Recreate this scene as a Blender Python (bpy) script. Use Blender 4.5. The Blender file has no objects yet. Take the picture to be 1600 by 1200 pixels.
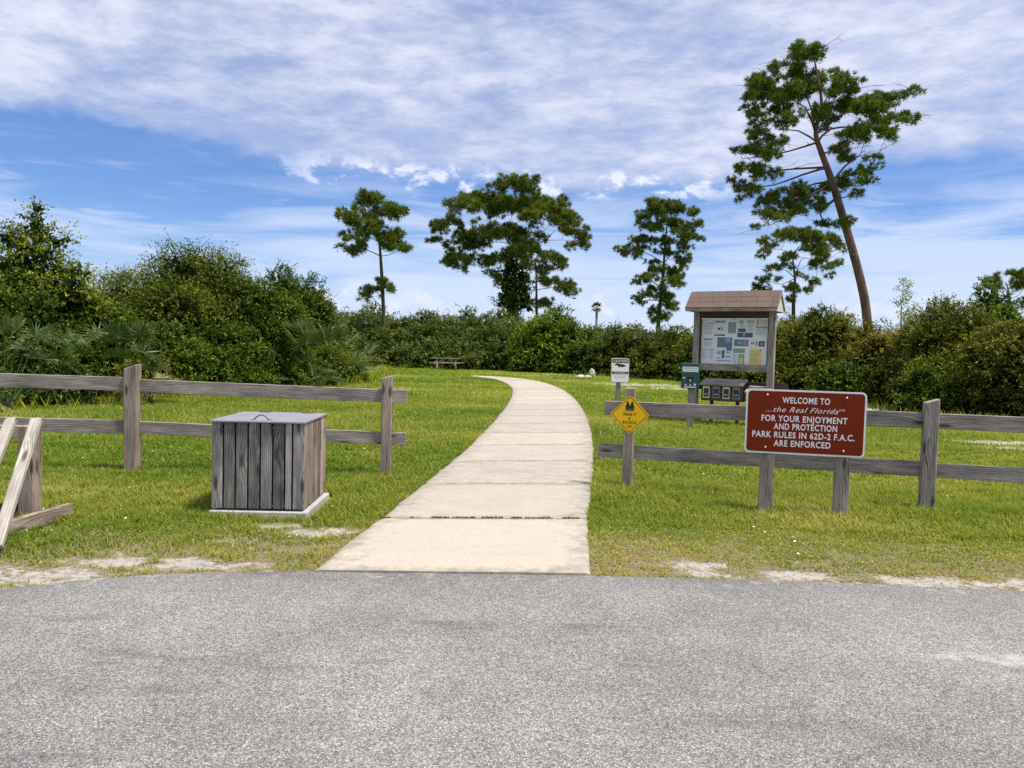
import bpy, bmesh, math, random
import numpy as np
from mathutils import Vector, Matrix, Euler
R = math.radians
rng = np.random.default_rng(7)
random.seed(7)
sc = bpy.context.scene
COL = sc.collection

# ------------------------------------------------------------------ camera
F = 1190.0; PITCH = R(2.74); ROLL = R(1.5); CAMZ = 1.6
cd = bpy.data.cameras.new("camera"); cam = bpy.data.objects.new("camera", cd); COL.objects.link(cam)
Mc = Matrix.Rotation(math.pi/2-PITCH, 4, 'X') @ Matrix.Rotation(ROLL, 4, 'Z')
cam.matrix_world = Matrix.Translation((0, 0, CAMZ)) @ Mc
cd.sensor_width = 36; cd.lens = 36*F/1600; cd.clip_end = 8000; cd.clip_start = .05
sc.camera = cam
M3 = Mc.to_3x3()
def ray(px, py): return M3 @ Vector(((px-800)/F, -(py-600)/F, -1))
def G(px, py, z=0):
    d = ray(px, py); return Vector((0, 0, CAMZ)) + d*((z-CAMZ)/d.z)
def P(px, py, Y):
    d = ray(px, py); return Vector((0, 0, CAMZ)) + d*(Y/d.y)

# ------------------------------------------------------------------ render look
sc.view_settings.view_transform = 'Standard'; sc.view_settings.look = 'None'
sc.view_settings.gamma = 1; sc.view_settings.exposure = 0.85
sc.render.engine = 'CYCLES'
sc.cycles.use_denoising = False; sc.cycles.max_bounces = 8; sc.cycles.transparent_max_bounces = 4

# ------------------------------------------------------------------ sun + sky
SUN_EL, SUN_AZ = R(67), R(108)      # azimuth clockwise from +Y (view direction)
sd = bpy.data.lights.new("sun", 'SUN'); sun = bpy.data.objects.new("sun", sd); COL.objects.link(sun)
sd.energy = 3.1; sd.angle = R(6); sd.color = (1, .93, .83)
sdir = Vector((math.sin(SUN_AZ)*math.cos(SUN_EL), math.cos(SUN_AZ)*math.cos(SUN_EL), math.sin(SUN_EL)))
sun.rotation_euler = sdir.to_track_quat('Z', 'Y').to_euler()

class NT:
    """small node-tree helper"""
    def __init__(s, tree): s.t = tree; s.n = tree.nodes; s.l = tree.links
    def add(s, typ, **kw):
        n = s.n.new(typ)
        for k, v in kw.items():
            if k.startswith('i_'):
                key = k[2:]; key = int(key) if key.isdigit() else key.replace('_', ' ')
                s.put(n, key, v)
            else: setattr(n, k, v)
        return n
    def put(s, n, key, v):
        if isinstance(v, bpy.types.NodeSocket): s.l.new(v, n.inputs[key])
        else: n.inputs[key].default_value = v
    def math(s, op, a, b=None, c=None, clamp=False):
        n = s.n.new('ShaderNodeMath'); n.operation = op; n.use_clamp = clamp
        s.put(n, 0, a)
        if b is not None: s.put(n, 1, b)
        if c is not None: s.put(n, 2, c)
        return n.outputs[0]
    def noise(s, vec, scale, detail=4, rough=.55, dist=0.0, dim='3D'):
        n = s.n.new('ShaderNodeTexNoise'); n.noise_dimensions = dim
        s.put(n, 'Vector', vec); s.put(n, 'Scale', scale); s.put(n, 'Detail', detail)
        s.put(n, 'Roughness', rough); s.put(n, 'Distortion', dist)
        return n.outputs[0]
    def smooth(s, x, a, b, to0=0.0, to1=1.0):
        n = s.n.new('ShaderNodeMapRange'); n.interpolation_type = 'SMOOTHSTEP'
        s.put(n, 0, x); s.put(n, 1, a); s.put(n, 2, b); s.put(n, 3, to0); s.put(n, 4, to1)
        return n.outputs[0]
    def mix(s, f, a, b, mode='MIX'):
        n = s.n.new('ShaderNodeMix'); n.data_type = 'RGBA'; n.blend_type = mode
        s.put(n, 0, f)
        for i, v in ((6, a), (7, b)):
            if isinstance(v, bpy.types.NodeSocket): s.l.new(v, n.inputs[i])
            else: n.inputs[i].default_value = (*v[:3], 1)
        return n.outputs[2]
    def scale(s, vec, v):
        n = s.n.new('ShaderNodeVectorMath'); n.operation = 'MULTIPLY'; s.put(n, 0, vec); n.inputs[1].default_value = v
        return n.outputs[0]
    def ramp(s, f, stops, interp='LINEAR'):
        n = s.n.new('ShaderNodeValToRGB'); s.put(n, 0, f); cr = n.color_ramp; cr.interpolation = interp
        while len(cr.elements) < len(stops): cr.elements.new(.5)
        for e, (p, c) in zip(cr.elements, stops): e.position = p; e.color = (*c, 1)
        return n.outputs[0]

w = bpy.data.worlds.new("World"); sc.world = w; w.use_nodes = True
t = NT(w.node_tree); w.node_tree.nodes.clear()
tc = t.add('ShaderNodeTexCoord').outputs['Generated']
sky = t.add('ShaderNodeTexSky', sky_type='NISHITA', sun_disc=False, sun_elevation=SUN_EL, sun_rotation=SUN_AZ,
            altitude=0, air_density=1.0, dust_density=.6, ozone_density=2.2)
sep = t.add('ShaderNodeSeparateXYZ', i_0=tc)
X, Y, Z = sep.outputs
hor = t.math('SQRT', t.math('ADD', t.math('MULTIPLY', X, X), t.math('MULTIPLY', Y, Y)))
el = t.math('DIVIDE', Z, t.math('MAXIMUM', hor, .02))
az = t.math('ARCTAN2', X, Y)
# clouds lie on a high flat layer
zz = t.math('ADD', t.math('MAXIMUM', Z, 0.0), .06)
cu, cv = t.math('DIVIDE', X, zz), t.math('DIVIDE', Y, zz)
pl = t.add('ShaderNodeCombineXYZ', i_0=cu, i_1=cv).outputs[0]
rot = t.add('ShaderNodeVectorRotate', rotation_type='Z_AXIS', i_Vector=pl, i_Angle=R(18)).outputs[0]
ae = t.add('ShaderNodeCombineXYZ', i_0=az, i_1=el).outputs[0]
big = t.noise(rot, .55, 6, .6, .1)
fine = t.math('ADD', t.math('MULTIPLY', t.noise(t.scale(ae, (11, 27, 1)), 1.0, 9, .68, .25), .62), t.math('MULTIPLY', t.noise(t.scale(rot, (1.2, 1.9, 1)), 2.0, 7, .65, .1), .38))
streak = t.noise(t.scale(ae, (3.0, 26, 1)), 1.0, 6, .6, .8)
streak2 = t.noise(t.scale(ae, (9.0, 60, 1)), 1.0, 6, .62, .5)
puff = t.noise(t.scale(ae, (20, 28, 1)), 1.0, 6, .6, .3)
wob = t.noise(t.scale(ae, (2.2, 6, 1)), 1.0, 6, .62, .2)
# thick band of high cloud whose lower edge falls from left to right
edge = t.math('SUBTRACT', .219, t.math('MULTIPLY', az, .022))
mid = t.math('MULTIPLY', t.smooth(az, -.40, -.22), t.smooth(az, .18, .45, 1.0, .0))
edge = t.math('SUBTRACT', edge, t.math('MULTIPLY', mid, .012))
dband = t.math('ADD', t.math('SUBTRACT', el, edge), t.math('MULTIPLY', t.math('SUBTRACT', wob, .5), .10))
dband = t.math('ADD', dband, t.math('MULTIPLY', t.math('SUBTRACT', puff, .5), .035))
band = t.smooth(dband, -.006, .03)
bandden = t.math('ADD', t.math('MULTIPLY', t.smooth(fine, .34, .62), .50), t.math('MULTIPLY', t.smooth(big, .32, .62), .50), clamp=True)
bandden = t.math('MAXIMUM', t.math('ADD', t.math('MULTIPLY', bandden, .62), .36), t.smooth(dband, .09, .0, 0.0, .74))
m1 = t.math('MULTIPLY', band, bandden)
# thin veils and streaks lower down, growing towards the horizon
low = t.smooth(el, .24, .02)
veil = t.math('MULTIPLY', t.smooth(t.math('ADD', streak, t.math('ADD', t.math('MULTIPLY', low, .20), t.smooth(az, -.40, -.14, -.07, .06))), .45, .78), .72)
veil = t.math('MAXIMUM', veil, t.math('MULTIPLY', t.smooth(streak2, .50, .76), .55))
veil = t.math('MULTIPLY', veil, t.smooth(el, .228, .165, .22, 1.0))
hz = t.math('MULTIPLY', t.smooth(el, .17, .0), .74)
# row of small puffs under the band
pf = t.math('MULTIPLY', t.smooth(puff, .50, .62), t.math('MULTIPLY', t.smooth(t.math('ABSOLUTE', t.math('SUBTRACT', el, .213)), .030, .008),
            t.math('MULTIPLY', t.smooth(az, -.36, -.20), t.smooth(az, .36, .2))))
cumu = t.math('MULTIPLY', t.smooth(t.math('ADD', puff, t.math('MULTIPLY', wob, .35)), .66, .80), t.smooth(t.math('ABSOLUTE', t.math('SUBTRACT', el, .052)), .04, .01))
base = t.mix(1.0, sky.outputs[0], (.74, .95, 1.36), 'MULTIPLY')
base = t.add('ShaderNodeVectorMath', operation='SCALE', i_0=base); base.inputs['Scale'].default_value = .088
base = base.outputs[0]
c = t.mix(hz, base, (.50, .63, .86))
c = t.mix(veil, c, (.60, .68, .86))
ccol = t.mix(t.smooth(t.math('ADD', fine, t.math('MULTIPLY', big, .6)), .60, 1.0), (.44, .50, .68), (.69, .71, .83))
c = t.mix(m1, c, ccol)
c = t.mix(t.math('MULTIPLY', pf, .85), c, (.74, .78, .93))
c = t.mix(t.math('MULTIPLY', cumu, .6), c, (.72, .74, .84))
bg = t.add('ShaderNodeBackground', i_Color=c); 
out = t.add('ShaderNodeOutputWorld'); t.l.new(bg.outputs[0], out.inputs[0])
SKYK = 1.0
bg.inputs['Strength'].default_value = SKYK*.68

# ------------------------------------------------------------------ materials
def newmat(name):
    m = bpy.data.materials.new(name); m.use_nodes = True; m.node_tree.nodes.clear()
    k = NT(m.node_tree)
    b = k.add('ShaderNodeBsdfPrincipled'); o = k.add('ShaderNodeOutputMaterial'); k.l.new(b.outputs[0], o.inputs[0])
    return m, k, b, o
def bump(k, b, h, strength=.4, dist=.01):
    n = k.add('ShaderNodeBump'); k.put(n, 'Height', h); n.inputs['Strength'].default_value = strength; n.inputs['Distance'].default_value = dist
    k.l.new(n.outputs[0], b.inputs['Normal'])
def plain(name, col, rough=.6, metal=0, var=.12, scale=30, spec=.5):
    m, k, b, o = newmat(name)
    co = k.add('ShaderNodeTexCoord').outputs['Object']
    n = k.noise(co, scale, 4)
    k.put(b, 'Base Color', k.mix(n, [x*(1-var) for x in col], [min(1, x*(1+var)) for x in col]))
    b.inputs['Roughness'].default_value = rough; b.inputs['Metallic'].default_value = metal
    b.inputs['Specular IOR Level'].default_value = spec
    bump(k, b, n, .08, .002)
    return m
def wood(name, dark, mid, light, knots=.5, rough=.85):
    """weathered softwood; grain runs along u of the UV map (metres)"""
    m, k, b, o = newmat(name)
    uv = k.add('ShaderNodeUVMap').outputs[0]
    isl = k.add('ShaderNodeNewGeometry').outputs['Random Per Island']
    warp = k.noise(k.scale(uv, (1.3, 5, 1)), 1, 3, .5)
    s = k.add('ShaderNodeSeparateXYZ', i_0=uv)
    # knots
    vo = k.add('ShaderNodeTexVoronoi', feature='F1', voronoi_dimensions='2D'); k.put(vo, 'Vector', k.scale(uv, (1.7, 6.0, 1))); vo.inputs['Scale'].default_value = 1
    kd = vo.outputs['Distance']; kc = k.add('ShaderNodeSeparateColor', i_0=vo.outputs['Color']).outputs[0]
    ken = k.smooth(kc, 1-knots, 1-knots+.02)
    kn = k.math('MULTIPLY', k.smooth(kd, .17, .05), ken)
    ring = k.math('MULTIPLY', k.smooth(kd, .5, .05), ken)
    v2 = k.math('ADD', k.math('ADD', s.outputs[1], k.math('MULTIPLY', warp, .05)), k.math('MULTIPLY', ring, .035))
    rings = k.math('SINE', k.math('MULTIPLY', v2, 330))
    g1 = k.noise(k.add('ShaderNodeCombineXYZ', i_0=k.math('MULTIPLY', s.outputs[0], 2.2), i_1=k.math('MULTIPLY', v2, 95)).outputs[0], 1, 5, .7)
    g2 = k.noise(k.add('ShaderNodeCombineXYZ', i_0=k.math('MULTIPLY', s.outputs[0], 6), i_1=k.math('MULTIPLY', v2, 420)).outputs[0], 1, 3, .6)
    crack = k.smooth(k.noise(k.add('ShaderNodeCombineXYZ', i_0=k.math('MULTIPLY', s.outputs[0], 1.1), i_1=k.math('MULTIPLY', v2, 60)).outputs[0], 1, 2, .5, .4), .655, .70)
    blot = k.noise(k.scale(uv, (1.6, 6, 1)), 1.3, 4, .6)
    f = k.math('ADD', k.math('MULTIPLY', g1, .75), k.math('MULTIPLY', rings, .055))
    f = k.math('ADD', f, k.math('MULTIPLY', k.math('SUBTRACT', g2, .5), .35))
    f = k.math('ADD', f, k.math('MULTIPLY', k.math('SUBTRACT', blot, .5), .55))
    f = k.math('ADD', f, k.math('MULTIPLY', k.math('SUBTRACT', isl, .5), .30))
    c = k.ramp(f, [(.18, dark), (.38, mid), (.56, light)])
    c = k.mix(k.math('MULTIPLY', kn, .8), c, (.035, .027, .022))
    c = k.mix(k.math('MULTIPLY', crack, .75), c, (.03, .027, .025))
    k.put(b, 'Base Color', c); b.inputs['Roughness'].default_value = rough; b.inputs['Specular IOR Level'].default_value = .25
    h = k.math('SUBTRACT', f, k.math('MULTIPLY', crack, 1.2))
    bump(k, b, h, .6, .004)
    return m

WG = wood('weathered_grey_wood', (.095, .078, .062), (.26, .225, .188), (.47, .42, .36), .35)
WB = wood('weathered_brown_wood', (.10, .072, .054), (.28, .215, .168), (.46, .38, .31), .4)
WP = wood('pale_bleached_wood', (.17, .145, .12), (.38, .34, .29), (.58, .53, .47), .3)
WD = wood('dark_stained_wood', (.035, .022, .018), (.085, .052, .042), (.14, .09, .075), .3)
WX = wood('bin_slat_wood', (.070, .066, .060), (.225, .212, .195), (.46, .43, .395), .45)

# --- leaves
def leafmat(name, stops, trans=.22, rough=.5, noise_amt=.6, nscale=.8, spec=.35):
    m, k, b, o = newmat(name)
    a = k.add('ShaderNodeAttribute', attribute_name='v').outputs['Fac']
    oi = k.add('ShaderNodeObjectInfo')
    co = k.add('ShaderNodeTexCoord').outputs['Object']
    n = k.noise(co, nscale, 3)
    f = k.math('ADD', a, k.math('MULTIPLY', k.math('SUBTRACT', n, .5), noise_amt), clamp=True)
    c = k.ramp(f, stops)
    c = k.mix(1.0, c, oi.outputs['Color'], 'MULTIPLY')
    if name in ('broad_leaf', 'olive_leaf', 'pine_needle'): c = k.mix(1.0, c, (1.12, 1.22, 1.05), 'MULTIPLY')
    k.put(b, 'Base Color', c); b.inputs['Roughness'].default_value = rough; b.inputs['Specular IOR Level'].default_value = spec*.45
    tr = k.add('ShaderNodeBsdfTranslucent'); k.put(tr, 'Color', k.mix(1.0, c, (1.25, 1.2, .5), 'MULTIPLY'))
    ms = k.add('ShaderNodeMixShader'); ms.inputs[0].default_value = trans
    k.l.new(b.outputs[0], ms.inputs[1]); k.l.new(tr.outputs[0], ms.inputs[2]); k.l.new(ms.outputs[0], o.inputs[0])
    return m
LEAF = leafmat('broad_leaf', [(0, (.014, .026, .004)), (.36, (.048, .080, .009)), (.64, (.130, .170, .018)), (1, (.34, .32, .045))])
OLIVE = leafmat('olive_leaf', [(0, (.018, .026, .005)), (.36, (.070, .084, .013)), (.64, (.170, .170, .026)), (1, (.38, .26, .05))])
FAR = leafmat('wood_leaf', [(0, (.045, .068, .013)), (.5, (.105, .150, .026)), (.8, (.17, .21, .045)), (1, (.27, .28, .09))])
PINE = leafmat('pine_needle', [(0, (.030, .046, .010)), (.5, (.080, .108, .018)), (.85, (.16, .185, .03)), (1, (.26, .22, .05))], .25)
VINE = leafmat('pale_vine_leaf', [(0, (.06, .09, .02)), (.5, (.12, .17, .035)), (1, (.26, .30, .10))])
PALM = leafmat('palmetto_blade', [(0, (.03, .05, .016)), (.6, (.07, .10, .035)), (.9, (.15, .17, .08)), (1, (.30, .25, .14))], .25, .35)
GRASS = leafmat('grass_blade', [(0, (.085, .145, .016)), (.45, (.170, .255, .032)), (.80, (.32, .35, .062)), (1, (.56, .47, .20))], .45, .55, .4, .45, .3)
def barkmat(name, c1, c2, sc_=6):
    m, k, b, o = newmat(name)
    co = k.add('ShaderNodeTexCoord').outputs['Object']
    vo = k.add('ShaderNodeTexVoronoi'); k.put(vo, 'Vector', k.scale(co, (1, 1, .35))); vo.inputs['Scale'].default_value = sc_
    n = k.noise(co, sc_*2, 5, .65)
    f = k.math('ADD', k.math('MULTIPLY', vo.outputs['Distance'], .7), k.math('MULTIPLY', n, .5))
    k.put(b, 'Base Color', k.ramp(f, [(.2, c1), (.7, c2)])); b.inputs['Roughness'].default_value = .9
    bump(k, b, f, .8, .03); return m
BARK = barkmat('pine_bark', (.026, .019, .015), (.085, .062, .048))
BARKR = barkmat('red_pine_bark', (.040, .024, .017), (.145, .082, .056), 3)
BARKG = barkmat('grey_bark', (.07, .06, .05), (.20, .175, .15))

# --- ground family
def groundmat():
    m, k, b, o = newmat('lawn_soil')
    co = k.add('ShaderNodeNewGeometry').outputs['Position']
    sa = k.add('ShaderNodeAttribute', attribute_name='sand').outputs['Fac']
    dist = k.add('ShaderNodeSeparateXYZ', i_0=co).outputs[1]
    n1 = k.noise(co, 22, 6, .65); n2 = k.noise(co, 1.1, 4); n3 = k.noise(co, 140, 3, .7)
    gr = k.mix(k.smooth(n2, .3, .7), (.10, .15, .022), (.19, .22, .035))
    so = k.mix(n1, (.13, .105, .06), (.27, .225, .15))
    g = k.mix(k.smooth(k.math('ADD', n1, k.smooth(dist, 7.6, 5.2, 0.0, .22)), .42, .66), gr, so)
    far = k.smooth(dist, 12, 34); g = k.mix(k.math('MULTIPLY', far, .85), g, k.mix(k.smooth(n2, .3, .7), (.14, .22, .022), (.24, .29, .035)))
    sc1 = k.mix(k.smooth(n3, .35, .65), (.26, .235, .20), (.52, .485, .435))
    sc1 = k.mix(k.math('MULTIPLY', k.smooth(k.noise(co, 13, 6, .7), .46, .62), .7), sc1, (.19, .165, .105))
    f = k.smooth(k.math('ADD', sa, k.math('ADD', k.math('MULTIPLY', k.math('SUBTRACT', n1, .5), 1.9), k.math('MULTIPLY', k.math('SUBTRACT', k.noise(co, 7, 5, .7), .5), 1.5))), .34, .80)
    k.put(b, 'Base Color', k.mix(f, g, sc1)); b.inputs['Roughness'].default_value = .95; b.inputs['Specular IOR Level'].default_value = .1
    bump(k, b, k.math('ADD', n1, k.math('MULTIPLY', n3, .3)), .7, .012); return m
def asphaltmat():
    m, k, b, o = newmat('asphalt')
    co = k.add('ShaderNodeNewGeometry').outputs['Position']
    v1 = k.add('ShaderNodeTexVoronoi'); k.put(v1, 'Vector', co); v1.inputs['Scale'].default_value = 160
    v2 = k.add('ShaderNodeTexVoronoi'); k.put(v2, 'Vector', co); v2.inputs['Scale'].default_value = 62
    r1 = k.add('ShaderNodeSeparateColor', i_0=v1.outputs['Color']).outputs[0]
    r2 = k.add('ShaderNodeSeparateColor', i_0=v2.outputs['Color']).outputs[1]
    n1 = k.noise(co, .55, 5, .6, .4); n2 = k.noise(co, 3.0, 5, .65)
    c = k.ramp(r1, [(0, (.115, .109, .101)), (.3, (.215, .205, .190)), (.72, (.305, .292, .270)), (.93, (.42, .40, .365)), (1, (.58, .56, .52))])
    c = k.mix(k.math('MULTIPLY', k.smooth(r2, .80, .95), .35), c, (.50, .49, .48))
    c = k.mix(k.math('MULTIPLY', k.smooth(v1.outputs['Distance'], .35, .75), .55), c, (.04, .04, .042))
    k_ = k.math('ADD', k.math('MULTIPLY', k.smooth(n1, .3, .7), .30), k.math('MULTIPLY', k.smooth(n2, .3, .7), .18))
    k_ = k.math('ADD', k_, .80)
    vm = k.add('ShaderNodeVectorMath', operation='SCALE', i_0=c); k.put(vm, 'Scale', k_)
    cc = vm.outputs[0]
    # worn darker scuffs, stretched along the road, and one pale scrape
    sx = k.noise(k.scale(co, (.8, 3.6, 1)), 1, 5, .6, .3)
    cc = k.mix(k.math('MULTIPLY', k.smooth(sx, .56, .72), .45), cc, (.075, .075, .08))
    ed = k.add('ShaderNodeAttribute', attribute_name='edge').outputs['Fac']
    cc = k.mix(k.math('MULTIPLY', k.math('MULTIPLY', ed, k.smooth(n2, .25, .65)), .5), cc, (.085, .083, .085))
    # a pale scrape, and sand washed in along the verge
    pxy = k.add('ShaderNodeVectorMath', operation='DISTANCE', i_0=k.scale(co, (.55, 2.2, 1))); pxy.inputs[1].default_value = (2.62*.55, 4.0*2.2, 0)
    sc_ = k.math('MULTIPLY', k.smooth(pxy.outputs['Value'], .30, .05), k.smooth(k.noise(co, 9, 5, .7), .42, .6))
    cc = k.mix(k.math('MULTIPLY', sc_, .7), cc, (.50, .47, .43))
    dn = k.math('MULTIPLY', k.smooth(ed, .25, .95), k.smooth(k.noise(co, 6.5, 6, .72), .52, .66))
    cc = k.mix(k.math('MULTIPLY', dn, .75), cc, (.40, .37, .32))
    k.put(b, 'Base Color', cc); b.inputs['Roughness'].default_value = .88; b.inputs['Specular IOR Level'].default_value = .3
    bump(k, b, k.math('SUBTRACT', k.math('MULTIPLY', r1, .6), v1.outputs['Distance']), .5, .004); return m
def concretemat(name, a, c_, stain=.5):
    m, k, b, o = newmat(name)
    co = k.add('ShaderNodeNewGeometry'); pos = co.outputs['Position']; isl = co.outputs['Random Per Island']
    n1 = k.noise(pos, 1.6, 6, .65, .4); n2 = k.smooth(k.noise(pos, 75, 5, .8), .34, .66); n3 = k.noise(k.scale(pos, (1, 3.2, 1)), 2.3, 5, .6, .3)
    c = k.mix(n2, a, c_)
    c = k.mix(k.math('MULTIPLY', k.smooth(n3, .40, .72), stain), c, (.25, .225, .19))
    c = k.mix(k.math('MULTIPLY', k.smooth(n1, .36, .70), .45), c, (.27, .245, .215))
    c = k.mix(k.math('MULTIPLY', k.smooth(k.noise(pos, 14, 6, .75), .46, .66), .50), c, (.24, .21, .175))
    c = k.mix(k.math('MULTIPLY', k.smooth(isl, .1, .9), .45), c, (.31, .29, .26))
    if name == 'concrete':
        tn = k.add('ShaderNodeAttribute', attribute_name='tone').outputs['Fac']
        c = k.mix(k.math('MULTIPLY', tn, .50), c, k.mix(n2, (.52, .445, .345), (.66, .575, .455)))
    at = k.add('ShaderNodeAttribute', attribute_name='edge').outputs['Fac']
    c = k.mix(k.math('MULTIPLY', k.smooth(k.math('ADD', at, k.math('MULTIPLY', k.math('SUBTRACT', k.noise(pos, 7, 5, .7), .5), .9)), .72, 1.15), .7), c, (.19, .18, .13))
    pit = k.smooth(k.noise(pos, 170, 2, .6), .64, .72)
    c = k.mix(k.math('MULTIPLY', pit, .45), c, (.22, .19, .15))
    k.put(b, 'Base Color', c); b.inputs['Roughness'].default_value = .9; b.inputs['Specular IOR Level'].default_value = .2
    bump(k, b, n2, .35, .004); return m
GROUND = groundmat(); ASPH = asphaltmat(); CONC = concretemat('concrete', (.36, .315, .26), (.57, .51, .43)); SLAB = concretemat('white_slab', (.55, .54, .52), (.72, .71, .69), .25)
ALU = plain('brushed_aluminium_lid', (.31, .32, .33), .5, .35, .25, 4)
STEEL = plain('galvanised_steel', (.45, .45, .45), .4, .9)
RUST = plain('rusty_steel', (.17, .095, .065), .8, .2, .3)
WHITE = plain('white_paint', (.80, .80, .79), .45, 0, .03)
BLACK = plain('black_paint', (.012, .012, .013), .5, 0, .1)
BROWN = plain('sign_brown', (.185, .020, .003), .55, 0, .10, 5, .15)
YELLOW = plain('sign_yellow', (.95, .57, .006), .45, 0, .04, 5, .2)
MAROON = plain('sign_maroon', (.055, .012, .012), .5, 0, .1)
CREAM = plain('cream_yellow', (.78, .74, .38), .5, 0, .05)
GREEN = plain('dark_green_enamel', (.018, .085, .072), .42, 0, .15, 8)
SHING, k, b, o = newmat('brown_asphalt_shingle')
_co = k.add('ShaderNodeTexCoord').outputs['Object']; _is = k.add('ShaderNodeNewGeometry').outputs['Random Per Island']
_c = k.mix(k.noise(_co, 70, 4, .7), (.075, .052, .040), (.25, .175, .135)); _c = k.mix(k.math('MULTIPLY', _is, .55), _c, (.115, .075, .058))
_c = k.mix(k.math('MULTIPLY', k.smooth(k.noise(_co, 4, 5, .6), .48, .7), .45), _c, (.10, .085, .072))
k.put(b, 'Base Color', _c); b.inputs['Roughness'].default_value = .95
ROCKM = plain('pale_rock', (.50, .46, .42), .9, 0, .3, 9)
GLASSY = plain('dark_window', (.03, .04, .05), .15, 0, .1)
TAN = plain('tan_wood', (.42, .29, .19), .8, 0, .2)

# ------------------------------------------------------------------ object helpers
def setp(o, label=None, cat=None, group=None, kind=None):
    if label: o['label'] = label
    if cat: o['category'] = cat
    if group: o['group'] = group
    if kind: o['kind'] = kind
    return o
def link(name, me, mat=None, parent=None, loc=None, rot=None):
    o = bpy.data.objects.new(name, me); COL.objects.link(o)
    if mat is not None and me is not None:
        for q in (mat if isinstance(mat, (list, tuple)) else [mat]): me.materials.append(q)
    if parent: o.parent = parent
    if loc is not None: o.location = loc
    if rot is not None: o.rotation_euler = rot
    return o
def empty(name, loc, rz=0, **kw):
    o = bpy.data.objects.new(name, None); COL.objects.link(o); o.location = loc; o.rotation_euler = (0, 0, rz)
    o.empty_display_size = .2
    return setp(o, **kw)
def polymesh(name, V, attr=None):
    """V: (n,k,3) array of separate n polygons with k corners"""
    n, k, _ = V.shape
    me = bpy.data.meshes.new(name)
    me.vertices.add(n*k); me.vertices.foreach_set('co', V.reshape(-1).astype(np.float32))
    me.loops.add(n*k); me.loops.foreach_set('vertex_index', np.arange(n*k, dtype=np.int32))
    me.polygons.add(n); me.polygons.foreach_set('loop_start', np.arange(0, n*k, k, dtype=np.int32))
    me.polygons.foreach_set('loop_total', np.full(n, k, dtype=np.int32))
    if attr is not None:
        a = me.attributes.new('v', 'FLOAT', 'POINT'); a.data.foreach_set('value', np.repeat(attr, k).astype(np.float32))
    me.update(calc_edges=True)
    return me
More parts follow.
